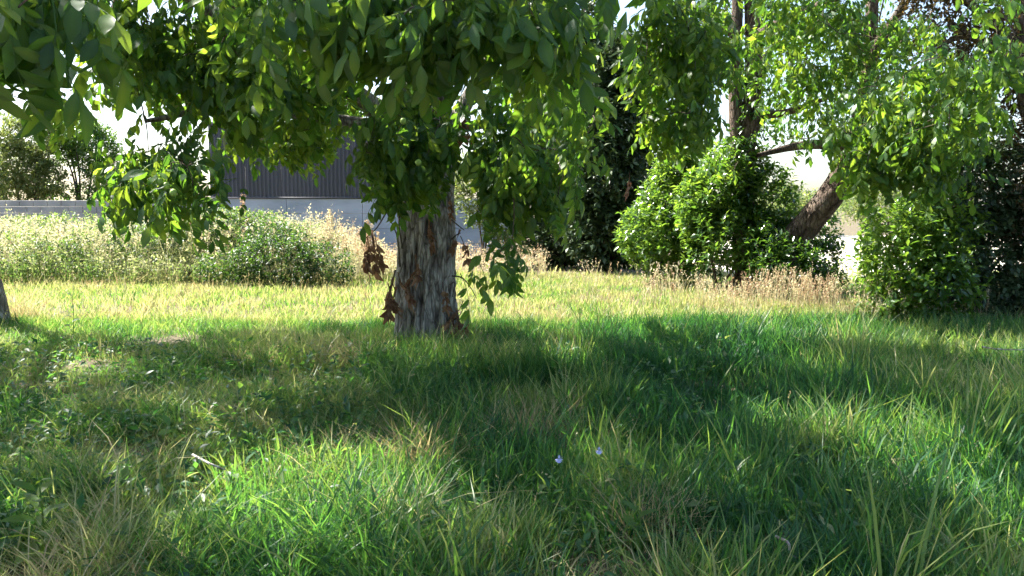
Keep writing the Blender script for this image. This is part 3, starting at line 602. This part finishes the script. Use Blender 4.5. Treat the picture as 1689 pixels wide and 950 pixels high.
V, T, t = barktube(p_, np.linspace(.2, .1, 70), 40, .012, 18, 71, .05); ob('trunk', mesh_np('trunk', rel(V, rt), T, t, True, [BARK2]), rt)
limb('b', [P(1700, 170, 10.9), P(1650, 95, 11), P(1590, 60, 11.2), P(1530, 90, 11.3)], [.08, .06, .045, .02], rt, BARK2, 72)
limb('b', [P(1690, 90, 10.9), P(1640, 40, 11), P(1590, 0, 11.2), P(1540, -50, 11.3)], [.07, .06, .045, .03], rt, BARK2, 73)
limb('b', [P(1690, 100, 10.9), P(1620, 70, 11), P(1560, 30, 11.2)], [.05, .04, .02], rt, BARK2, 74)
shrub('conifer_tree', 'very dark evergreen tree behind the walnut, beside the leaning laurel', 'tree', [(1010, 385, 19.2, 1., .7, .85), (1005, 300, 19.2, 1.1, .8, 1.), (1020, 200, 19.3, 1., .8, 1.), (1030, 120, 19.4, .8, .7, .8)], 3400, 10, .16, DRK, 67, LF2, stems=2, srad=.1, bark=BARK2, cl=.3, up=.3, part_name='crown', trunkpart='trunk', shell=.25)
shrub('conifer_tree', 'dark shaggy evergreen half hidden behind the hanging walnut foliage', 'tree', [(925, 395, 20.4, .7, .6, .6), (935, 310, 20.4, .8, .7, 1.), (940, 200, 20.4, .8, .7, 1.1), (960, 90, 20.4, .7, .7, 1.1)], 2600, 10, .16, DRK, 68, LF2, stems=2, srad=.1, bark=BARK2, cl=.3, up=.3, part_name='crown', trunkpart='trunk', shell=.25)
shrub('garden_bush', 'sunlit yellow-green bush in front of the pale wall right of the trunk', 'bush', [(800, 320, 21, .75, .6, .75), (770, 290, 21.3, .5, .5, .45), (835, 370, 20.8, .5, .5, .45), (850, 300, 21, .6, .5, .7), (870, 390, 20.6, .5, .5, .4)], 1500, 9, .10, PAL, 69, LF2, tint0=.55, up=.4)
shrub('garden_tree', 'pale sunlit tree beyond the left end of the block wall', 'tree', [(48, 225, 31, 1., .8, .8), (30, 275, 31, 1.1, .8, .8), (65, 295, 31, .8, .7, .6), (20, 320, 31, .9, .6, .3)], 1700, 9, .14, PAL, 81, LF2, tint0=.65, stems=4, srad=.07, bark=BARK2, part_name='crown', trunkpart='trunk', cl=.4)
shrub('garden_tree', 'darker rounded tree with thin stems showing, beyond the block wall', 'tree', [(125, 222, 32, 1., .8, .6), (155, 252, 32, .9, .8, .8), (110, 250, 32.5, .6, .6, .45), (165, 295, 32, .5, .6, .5), (125, 322, 32, 1.5, .5, .22)], 1700, 9, .13, LAU, 82, LF2, tint0=.55, stems=7, srad=.06, bark=BARK2, part_name='crown', trunkpart='trunk', cl=.4)
shrub('garden_tree', 'tree at the far left edge beyond the block wall', 'tree', [(-35, 270, 33, .9, .8, 1.0), (-60, 210, 33, .9, .8, .8), (-20, 315, 33, .8, .6, .4)], 800, 9, .14, PAL, 83, LF2, tint0=.4, stems=3, srad=.07, bark=BARK2, part_name='crown', trunkpart='trunk', cl=.4)
shrub('garden_tree', 'small tree behind the wall, half covered by hanging walnut leaves', 'tree', [(215, 300, 30, .5, .5, .5), (250, 290, 30, .6, .5, .6), (290, 300, 30.5, .6, .5, .6)], 600, 9, .13, LAU, 84, LF2, tint0=.6, stems=3, srad=.05, bark=BARK2, part_name='crown', trunkpart='trunk', cl=.35)
shrub('distant_tree', 'pale hazy tree seen far off beneath the leaning trunk', 'tree', [(1320, 345, 44, 1.4, 1, .5), (1360, 335, 46, 1.0, 1, .5), (1290, 330, 46, 1.2, 1, .7)], 700, 8, .2, PAL, 85, LF2, tint0=.6, stems=2, srad=.1, bark=BARK2, part_name='crown', trunkpart='trunk', cl=.5)
shrub('distant_tree', 'round distant tree behind the bright shrub at the right', 'tree', [(1440, 330, 40, 1.3, 1, .7), (1500, 310, 41, 1.3, 1, 1.1), (1420, 345, 40, .9, 1, .5)], 700, 8, .2, PAL, 86, LF2, tint0=.5, stems=2, srad=.1, bark=BARK2, part_name='crown', trunkpart='trunk', cl=.5)
# ------------------------------------------------------------------ grass
def blades(name, base, h, wd, lean, curve, tint, material, rng, head=None, seg=3, bend_dir=None, **k):
    n = len(base); th = rng.uniform(0, 2 * np.pi, n) if head is None else head
    D = np.stack([np.cos(th), np.sin(th), 0 * th], -1); fa = rng.uniform(0, np.pi, n); W = np.stack([np.cos(fa), np.sin(fa), 0 * fa], -1)
    ts = np.linspace(0, 1, seg + 1); rows = []
    for q, t_ in enumerate(ts):
        hor = (lean * t_ + curve * t_ ** 2.2) * h; ver = h * (t_ - .45 * np.minimum(curve, 1.2) * t_ ** 2.4)
        c = base + D * hor[:, None] + np.array([0, 0, 1.]) * ver[:, None]
        ww = (wd * (1 - .12 * t_) * (1 if q < seg else 0))[:, None] * .5 * (1 if q else .6)
        rows += [c] if q == seg else [c - W * ww, c + W * ww]
    V = np.stack(rows, 1); m = V.shape[1]; f = []
    for q in range(seg - 1): f += [(2 * q, 2 * q + 1, 2 * q + 3), (2 * q, 2 * q + 3, 2 * q + 2)]
    f.append((2 * seg - 2, 2 * seg - 1, 2 * seg)); f = np.array(f)
    T = (f[None] + (np.arange(n) * m)[:, None, None]).reshape(-1, 3)
    return V.reshape(-1, 3), T, np.repeat(tint, m)
rng = np.random.default_rng(77)
def scatter(n, y0, y1, marg=1.25, pw=1.0):
    y = y0 + (y1 - y0) * rng.uniform(size=n) ** pw; x = rng.uniform(-1, 1, n) * (.637 * y * marg + .5); return np.c_[x, y]
SPOTS = [atz(a_, b_, .12) for a_, b_ in ((65, 900), (95, 910), (240, 855), (268, 835), (1050, 905))]
def keepout(g, r=.33):
    k_ = (np.hypot(g[:, 0] - TB[0], g[:, 1] - TB[1]) > r) & (np.hypot(g[:, 0] - LB[0], g[:, 1] - LB[1]) > .26)
    for p in SPOTS: k_ &= np.hypot(g[:, 0] - p[0], (g[:, 1] - p[1] + .12) * .7) > .11
    return k_
# tufts -> blades
def tufted(ntuft, per, y0, y1, spread, pw=1.0):
    t_ = scatter(ntuft, y0, y1, pw=pw); g = np.repeat(t_, per, 0) + rng.normal(size=(ntuft * per, 2)) * spread
    return g, np.repeat(np.arange(ntuft), per), t_
def grass_layer(ntuft, per, y0, y1, spread, hscale, wscale, tshift, pw=1., droop=1., seg=3):
    g, ti, tc = tufted(ntuft, per, y0, y1, spread, pw); k_ = keepout(g) & ((g[:, 1] > 9.5) | (noise2(tc[ti, 0] * 3.1, tc[ti, 1] * 3.1, 16) > .26)); g = g[k_]; ti = ti[k_]; n = len(g)
    x, y = g[:, 0], g[:, 1]
    big = noise2(x * .55, y * .55, 12); med = noise2(x * 1.7, y * 1.7, 13); fine = noise2(x * 4, y * 4, 14)
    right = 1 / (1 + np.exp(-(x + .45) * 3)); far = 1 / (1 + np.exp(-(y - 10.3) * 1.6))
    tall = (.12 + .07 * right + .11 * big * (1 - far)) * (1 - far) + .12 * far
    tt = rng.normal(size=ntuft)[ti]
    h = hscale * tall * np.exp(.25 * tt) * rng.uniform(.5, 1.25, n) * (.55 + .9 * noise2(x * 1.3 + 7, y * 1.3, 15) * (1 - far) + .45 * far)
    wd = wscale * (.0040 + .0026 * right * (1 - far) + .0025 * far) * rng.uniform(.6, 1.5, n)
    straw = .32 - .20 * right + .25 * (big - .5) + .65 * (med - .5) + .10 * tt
    tint = np.clip(np.where(far > .5, .58 + .4 * (med - .5) + .1 * tt, straw) + tshift + .13 * rng.normal(size=n), 0, 1)  # far band: straw grass, its tone also lifted to imitate full sun
    th = np.arctan2(g[:, 1] - tc[ti, 1], g[:, 0] - tc[ti, 0]) + .9 * rng.normal(size=n)
    lean = np.abs(rng.normal(size=n)) * .2 + .03; curve = droop * np.abs(rng.normal(size=n)) * .3 + .05 + .35 * (1 - right) * (1 - far) * rng.uniform(size=n)
    return blades('g', np.c_[g, gz(x, y)], h, wd, lean, curve, tint, GRS, rng, th, seg)
mb = MB()
mb.add(*grass_layer(3200, 16, 2.6, 6.2, .06, 1.1, 1.3, .0))
mb.add(*grass_layer(4200, 18, 2.6, 6.2, .07, .9, 1., .05, 1., 1.3, 2))
mb.add(*grass_layer(7600, 17, 5.6, 10.8, .08, 1., 1.4, .0, .9, 1., 2))
mb.add(*grass_layer(6600, 16, 10., 18.5, .12, 1., 1.9, .0, .8, 1., 2))
mb.add(*grass_layer(1200, 9, 18, 40, .3, 1.4, 6., .05, 1., 1., 2))
mb.add(*grass_layer(2400, 10, 2.6, 11, .10, .55, .9, .18, .8, 2.))
mb.build('meadow_grass', GRS, None, kind='stuff', label='rough meadow grass, green in the shade and straw pale in the sun', cat='grass')
# fresh upright blades in the lit patch, round the trunk foot and along the right
def patch(poly_px, n, h0, h1, w0, w1, t0, t1, name, label):
    pts = []
    pl = [tuple(G(a_, b_)) for a_, b_ in poly_px]; pa = np.array(pl); 
    while sum(map(len, pts)) < n:
        q = rng.uniform(pa.min(0), pa.max(0), (n, 2)); pts.append(q[inpoly(q[:, 0], q[:, 1], pl)])
    q = np.concatenate(pts)[:n]; q = q[keepout(q)]; n = len(q); mb = MB()
    mb.add(*blades('g', np.c_[q, gz(q[:, 0], q[:, 1])], rng.uniform(h0, h1, n), rng.uniform(w0, w1, n), np.abs(rng.normal(size=n)) * .2, np.abs(rng.normal(size=n)) * .35 + .03, rng.uniform(t0, t1, n), GRS, rng, seg=4))
    mb.build(name, GRS, None, kind='stuff', label=label, cat='grass')
patch([(350, 830), (480, 780), (690, 790), (740, 840), (700, 930), (520, 960), (380, 930)], 1700, .16, .34, .005, .011, .14, .45, 'upright_grass', 'bright upright grass blades in the sunlit patch at the front')
patch([(590, 590), (650, 575), (760, 580), (800, 620), (680, 650), (600, 630)], 1300, .14, .32, .005, .010, .18, .42, 'trunk_grass', 'fresh grass round the foot of the walnut trunk')
patch([(1180, 720), (1400, 660), (1689, 640), (1760, 800), (1689, 900), (1480, 880), (1250, 800)], 1500, .16, .36, .005, .011, .15, .5, 'broad_grass', 'tall broad-bladed grass at the right of the shade')
patch([(1500, 545), (1720, 550), (1720, 600), (1500, 600)], 1100, .15, .32, .006, .011, .25, .55, 'edge_grass', 'long green grass in front of the dark evergreen bush')
# seed stems standing over the meadow
def stems(g, h, tint, name, label, kindhead, wd=.004, headlen=.12, headw=.02, nfl=7, curve=.12):
    n = len(g); mb = MB(); th = rng.uniform(0, 6.28, n); ln = np.abs(rng.normal(size=n)) * .12; cv = np.abs(rng.normal(size=n)) * curve
    b = np.c_[g, gz(g[:, 0], g[:, 1])]; mb.add(*blades('s', b, h, np.full(n, wd), ln, cv, tint, GRS, rng, th))
    D = np.stack([np.cos(th), np.sin(th), 0 * th], -1)
    fr = 1 - np.arange(nfl) / nfl * headlen / np.maximum(h, .05)[:, None]
    hor = (ln[:, None] * fr + cv[:, None] * fr ** 2.2) * h[:, None]; ver = h[:, None] * (fr - .45 * np.minimum(cv, 1.2)[:, None] * fr ** 2.4)
    c = (b[:, None] + D[:, None] * hor[..., None] + np.array([0, 0, 1.]) * ver[..., None]).reshape(-1, 3)
    d = nrm(np.array([0, 0, 1.]) + .7 * rng.normal(size=c.shape)); rot = frames(d, rng, 1.5, (1, 0, 0)); 
    mb.add(*inst(LF2[0], LF2[1], c, rot, headw * rng.uniform(.7, 1.5, len(c)), np.clip(np.repeat(tint, nfl) + .1, 0, 1)))
    mb.build(name, WEED if kindhead else GRS, None, kind='stuff', label=label, cat='grass')
g = scatter(900, 3, 11, pw=.8); g = g[keepout(g)]
stems(g, rng.uniform(.18, .38, len(g)), np.clip(.75 + .1 * rng.normal(size=len(g)), 0, 1), 'seed_stems', 'thin straw seed stems scattered over the shaded meadow', False, .002, .07, .012, 5, .3)
g = scatter(1500, 10.5, 16, pw=1)
stems(g, rng.uniform(.2, .4, len(g)), np.clip(.8 + .1 * rng.normal(size=len(g)), 0, 1), 'sunlit_seed_stems', 'pale seed stems standing in the sunlit band of meadow', False, .003, .08, .018, 5, .2)
g = scatter(3200, 2.7, 8, pw=.8); g = g[(noise2(g[:, 0] * .9, g[:, 1] * .9, 41) - .12 * g[:, 0] + .2 * rng.uniform(size=len(g)) > .55) & keepout(g)]; n = len(g); per = 6
b = np.repeat(np.c_[g, gz(g[:, 0], g[:, 1])], per, 0); b[:, 2] += rng.uniform(.02, .2, n * per); b[:, :2] += .03 * rng.normal(size=(n * per, 2))
d = nrm(rng.normal(size=b.shape) * np.array([1, 1, .4]) + np.array([0, 0, .35])); mb = MB(); mb.add(*inst(LF0[0], LF0[1], b, frames(d, rng, .4), np.repeat(rng.uniform(.03, .095, n), per) * rng.uniform(.7, 1.2, n * per), np.clip(.25 + .15 * rng.normal(size=n * per), 0, 1)))
mb.build('meadow_herbs', GRS, None, kind='stuff', label='small broad herb leaves mixed into the front of the grass', cat='herbs')
# dry brown strip before the laurels
def px_scatter(n, px0, px1, y0, y1):
    Y = rng.uniform(y0, y1, n); return np.c_[(rng.uniform(px0, px1, n) - 844.5) / F * Y, Y]
g = np.concatenate([px_scatter(800, 1060, 1390, 11.9, 13.2), px_scatter(500, 1200, 1385, 11.6, 13), px_scatter(200, 960, 1060, 13.5, 15.5), px_scatter(260, 1400, 1640, 10., 10.6)])
g = g[noise2(g[:, 0] * 2.2, g[:, 1] * 1.5, 31) + .35 * rng.uniform(size=len(g)) > .71]
stems(g, rng.uniform(.25, .62, len(g)) * (.6 + .7 * noise2(g[:, 0] * 1.5, g[:, 1], 33)), np.clip(.78 + .17 * rng.normal(size=len(g)), 0, 1), 'dry_grass_strip', 'dry brown seed grass standing in front of the laurel shrubs', True, .004, .13, .028, 8, .15)
# ------------------------------------------------------------------ the weed bank on the left
def weeds(g, h, tint, name, label, per=16, leaf=.05, cat='weeds'):
    n = len(g); mb = MB(); th = rng.uniform(0, 6.28, n); ln = np.abs(rng.normal(size=n)) * .16; cv = np.abs(rng.normal(size=n)) * .12
    b = np.c_[g, gz(g[:, 0], g[:, 1])]; mb.add(*blades('s', b, h, np.full(n, .008), ln, cv, np.clip(tint, 0, 1), WEED, rng, th))
    D = np.stack([np.cos(th), np.sin(th), 0 * th], -1); fr = rng.uniform(.2, 1., (n, per)) ** .7
    hor = (ln[:, None] * fr + cv[:, None] * fr ** 2.2) * h[:, None]; ver = h[:, None] * (fr - .45 * cv[:, None] * fr ** 2.4)
    c = (b[:, None] + D[:, None] * hor[..., None] + np.array([0, 0, 1.]) * ver[..., None] + .035 * rng.normal(size=(n, per, 3))).reshape(-1, 3)
    d = nrm(rng.normal(size=c.shape) + np.array([0, 0, .5])); rot = frames(d, rng, 1.5, (1, 0, 0)); 
    tt = np.clip(np.repeat(tint, per) + .5 * (fr.ravel() - .55) + .1 * rng.normal(size=n * per), 0, 1)
    mb.add(*inst(LF2[0], LF2[1], c, rot, leaf * rng.uniform(.5, 1.5, len(c)), tt)); mb.build(name, WEED, None, kind='stuff', label=label, cat=cat)
def bank_top(px):
    return np.interp(px, [-100, 0, 100, 230, 330, 400, 480, 540, 600, 640, 660], [354, 354, 356, 360, 346, 351, 368, 359, 380, 412, 455])
n = 3600; px_ = rng.uniform(-120, 655, n); Y = 15.2 + 4 * rng.uniform(size=n) ** .8 + np.where(px_ > 560, .8, 0); top = P(px_, bank_top(px_), Y)[:, 2]
fade = np.clip((Y - 15) / 1.6, .5, 1) * (.7 + .6 * noise2(px_ * .016, Y * .9, 27)); h = top * fade * rng.uniform(.6, 1.05, n); g = np.c_[(px_ - 844.5) / F * Y, Y]
pt = np.interp(px_, [-100, 150, 300, 450, 560, 650], [.45, .43, .45, .50, .55, .62]) + .3 * (noise2(g[:, 0] * .8, g[:, 1] * .8, 22) - .5) - .25 * (fade < .6)
weeds(g, h, pt + .08 * rng.normal(size=n), 'tall_weeds', 'bank of tall pale flowering weeds in full sun before the wall', 18, .05)
g = px_scatter(500, 640, 900, 17.5, 22); weeds(g, rng.uniform(.3, .75, 500), np.clip(.8 + .1 * rng.normal(size=500), 0, 1), 'straw_weeds', 'straw coloured weeds right of the trunk before the pale wall', 14, .05)
g = px_scatter(700, -120, 640, 15.6, 19.5); pxx = proj(np.c_[g, np.zeros(len(g))])[0]; hh = P(pxx, bank_top(pxx), g[:, 1])[:, 2] * rng.uniform(.7, 1.02, len(g))
stems(g, np.maximum(hh, .3), np.clip(np.interp(pxx, [0, 400, 600], [.55, .65, .85]) + .1 * rng.normal(size=len(g)), 0, 1), 'weed_plumes', 'feathery seed plumes rising out of the weed bank', True, .005, .3, .05, 14, .12)
bram = dict(material=BRB, proto=LF0, stems=5, srad=.012, up=.35, droop=.1, cl=.18)  # leaf tints below imitate light: low for shaded foot, high for sunlit mounds
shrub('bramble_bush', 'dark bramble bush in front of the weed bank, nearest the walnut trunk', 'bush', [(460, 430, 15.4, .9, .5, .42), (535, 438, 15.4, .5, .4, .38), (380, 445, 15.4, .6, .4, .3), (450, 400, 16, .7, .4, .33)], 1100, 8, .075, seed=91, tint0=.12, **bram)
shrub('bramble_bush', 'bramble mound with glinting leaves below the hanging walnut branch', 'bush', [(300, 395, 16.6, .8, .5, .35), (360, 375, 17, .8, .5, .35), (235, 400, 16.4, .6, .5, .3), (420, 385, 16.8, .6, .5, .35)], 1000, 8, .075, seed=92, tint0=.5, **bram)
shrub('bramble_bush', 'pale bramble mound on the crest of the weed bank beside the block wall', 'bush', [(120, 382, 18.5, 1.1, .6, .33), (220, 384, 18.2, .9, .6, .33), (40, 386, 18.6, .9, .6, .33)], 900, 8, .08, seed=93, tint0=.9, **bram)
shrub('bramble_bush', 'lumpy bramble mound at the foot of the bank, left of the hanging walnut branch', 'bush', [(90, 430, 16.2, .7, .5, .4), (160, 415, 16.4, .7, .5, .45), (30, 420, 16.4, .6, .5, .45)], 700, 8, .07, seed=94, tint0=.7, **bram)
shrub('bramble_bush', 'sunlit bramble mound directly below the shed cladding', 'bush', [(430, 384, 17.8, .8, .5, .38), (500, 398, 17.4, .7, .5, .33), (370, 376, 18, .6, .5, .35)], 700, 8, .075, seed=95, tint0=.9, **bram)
# reddish seed heads
for q, (px0, top_, Y, lab) in enumerate(((402, 322, 17.2, 'reddish dried dock stalk standing before the shed wall'), (607, 362, 15.5, 'reddish dried dock stalk beside the walnut trunk'), (545, 345, 17., 'straw coloured dried stalk at the crest of the weed bank'))):
    b = np.array([(px0 - 844.5) / F * Y, Y, 0.]); H = P(px0, top_, Y)[2]; root = ob('dock_stalk', None, label=lab, cat='weed', group='dried seed stalks in the weed bank', loc=b)
    for s_ in range(9):
        a_ = s_ * 2.4; e = b + np.array([math.cos(a_) * .3 * (s_ % 4) / 3, math.sin(a_) * .2, H * (1 - .06 * (s_ % 4))]); st = b + np.array([0, 0, H * .35 if s_ else 0])
        V, T = tube(smoothpath([st, (st + e) / 2 + np.array([math.cos(a_) * .06, 0, .03]), e], 8), np.linspace(.008, .003, 8), 4); ob('stalk', mesh_np('stalk', rel(V, root), T, np.full(len(V), .95), True, [WEED]), root)
        f = rng.uniform(.35, 1, 60)[:, None]; c = st * (1 - f) + e * f + .018 * rng.normal(size=(60, 3)); mb = MB()
        mb.add(*inst(LF0[0], LF0[1], c, frames(nrm(rng.normal(size=(60, 3))), rng, 2), rng.uniform(.035, .065, 60), np.full(60, 1. if q < 2 else .85))); mb.build('seed_head', WEED, root, kind='stuff')
# ------------------------------------------------------------------ foreground plants
def broadleaf(px0, py0, H, n, label, seed, leafL=.13, tall=False, tint=.5, name='dock_plant', material=None):
    rng = np.random.default_rng(seed); b = atz(px0, py0, .12); b[2] = gz(b[0], b[1]); root = ob(name, None, label=label, cat='plant', loc=b)
    V, T = tube(smoothpath([b, b + np.array([.02, 0, H * .5]), b + np.array([.0, .02, H])], 8), np.linspace(.006, .003, 8), 5); ob('stalk', mesh_np('stalk', rel(V, root), T, np.full(len(V), tint), True, [material or WAL]), root)
    lv = leaflet(1, .36, .3, .3, (.2, .42, .66, .86), .45, 1)
    for q in range(n):
        f = q / max(1, n - 1); p = b + np.array([0, 0, H * (.08 + .9 * f if tall else .05 + .2 * f)]); a_ = q * 2.4 + rng.uniform(-.4, .4)
        d = np.array([[math.cos(a_), math.sin(a_), .9 if not tall else .5 + .6 * f]]); s_ = leafL * (1.1 - .6 * f if tall else rng.uniform(.7, 1.1))
        R_ = frames(d, rng, .3)[0]; V = (lv[0] * s_) @ R_.T + p; ob('leaf', mesh_np('leaf', rel(V, root), lv[1], np.full(len(V), np.clip(tint + .15 * rng.normal(), 0, 1)), True, [material or WAL]), root)
    return root
broadleaf(65, 900, .40, 15, 'leafy upright dock plant at the lower left corner', 101, .17, True, .8)
broadleaf(95, 910, .22, 7, 'low broad-leaved weed right of the corner dock plant', 102, .17, False, .75)
broadleaf(240, 855, .2, 9, 'broad-leaved plant with lit leaves left of the bright grass', 103, .24, False, .75)
broadleaf(268, 835, .2, 7, 'small broad-leaved plant just behind the lit leafy plant', 104, .18, False, .5)
broadleaf(120, 545, .5, 10, 'dark thistle standing up at the edge of the sunlit band', 105, .12, True, .1)
broadleaf(1400, 612, .18, 12, 'dark low bramble sprig in the grass at the right', 106, .10, False, .15, 'bramble_sprig', LAU)
broadleaf(1440, 600, .2, 11, 'dark bramble sprig nearest the bright shrub', 107, .10, False, .2, 'bramble_sprig', LAU)
broadleaf(1050, 905, .3, 11, 'pale green serrated weed at the bottom edge', 108, .14, True, .6)
broadleaf(420, 650, .45, 10, 'slender leafy weed in the shade left of the trunk', 109, .07, True, .5)
broadleaf(405, 750, .42, 10, 'slender leafy weed behind the bright grass patch', 110, .07, True, .6)
for q, (px0, py0, lab) in enumerate(((922, 790, 'pale blue chicory flower on the lower stem in the dark grass'), (988, 775, 'pale blue chicory flower on the taller stem in the dark grass'))):
    tipc = atz(px0, (757, 743)[q], .36); b = np.array([tipc[0] + .02, tipc[1] + .04, 0.]); root = ob('chicory_flower', None, label=lab, cat='flower', group='blue flowers in the dark grass', loc=b)
    V, T = tube(smoothpath([b, (b + tipc) / 2 + np.array([.02, 0, .05]), tipc], 8), np.linspace(.003, .002, 8), 4); ob('stalk', mesh_np('stalk', rel(V, root), T, np.full(len(V), .3), True, [GRS]), root)
    for s_ in range(12):
        a_ = s_ * .5236; d = np.array([[math.cos(a_), -.4 + .3 * math.sin(a_), math.sin(a_)]]); V = (leaflet(.02, .009, .1, .1, (.35, .8), .1)[0]) @ frames(d, rng, .1)[0].T + tipc
        ob('petal', mesh_np('petal', rel(V, root), leaflet(.02, .009)[1], None, False, [BLUE]), root)
def dry_tuft(px0, py0, n, h, sp, label, seed, t0=.9):
    global rng
    b = atz(px0, py0 - 25, .22); b[2] = 0; g = b[:2] + rng.normal(size=(n, 2)) * sp * np.array([1.3, .8]); mb = MB(); h = h * 1.35; n = len(g)
    mb.add(*blades('d', np.c_[g, gz(g[:, 0], g[:, 1])], rng.uniform(.5, 1.1, n) * h, rng.uniform(.002, .006, n), np.abs(rng.normal(size=n)) * .5, np.abs(rng.normal(size=n)) * .6, np.clip(t0 + .1 * rng.normal(size=n), 0, 1), GRS, rng))
    V, T, t = mb.get(); ob('dry_grass_tuft', mesh_np('dry_grass_tuft', V - b, T, t, False, [GRS]), label=label, cat='grass tuft', group='dry grass tufts in the meadow', loc=b)
for q, a_ in enumerate(((875, 700, 300, .3, .09, 'brown dry grass tuft in the shade right of the trunk foot'), (1080, 850, 190, .26, .07, 'brown dry tuft in the dark grass at lower centre right'), (690, 740, 240, .3, .08, 'grey dry tuft behind the bright grass, right of it'), (545, 730, 170, .22, .1, 'brown dry tuft behind the middle of the bright grass'),
        (655, 850, 160, .34, .05, 'pale dried plant standing at the right end of the bright grass'), (200, 935, 200, .2, .12, 'matted straw tuft at the lower left'), (30, 530, 200, .5, .1, 'orange dry tuft beside the left trunk'), (400, 590, 170, .24, .14, 'straw tuft at the shade edge left of the trunk'), (590, 590, 150, .3, .1, 'reddish dry stems just left of the trunk foot'), (960, 950, 160, .18, .12, 'matted dead grass at the bottom edge'))): dry_tuft(*a_, 120 + q, .95 if q != 4 else .8)
def stick(pts, r, label, name='dry_twig'):
    p = smoothpath([atz(a_, b_, z_) for a_, b_, z_ in pts], 14); V, T = tube(p, np.linspace(r, r * .5, 14), 6); o = ob(name, mesh_np(name, V - p[0], T, np.full(len(V), .9), True, [BARK]), label=label, cat='twig', loc=p[0]); return o
stick([(318, 750, .27), (345, 764, .28), (372, 775, .24)], .007, 'pale dry twig lying in the grass behind the bright patch')
stick([(1280, 885, .24), (1300, 895, .27), (1305, 915, .2), (1330, 925, .15)], .006, 'crooked grey dry twig in the dark grass near the bottom edge')
stick([(1620, 572, .3), (1650, 576, .3), (1720, 578, .3)], .008, 'thin pale stick lying across the grass at the right edge')
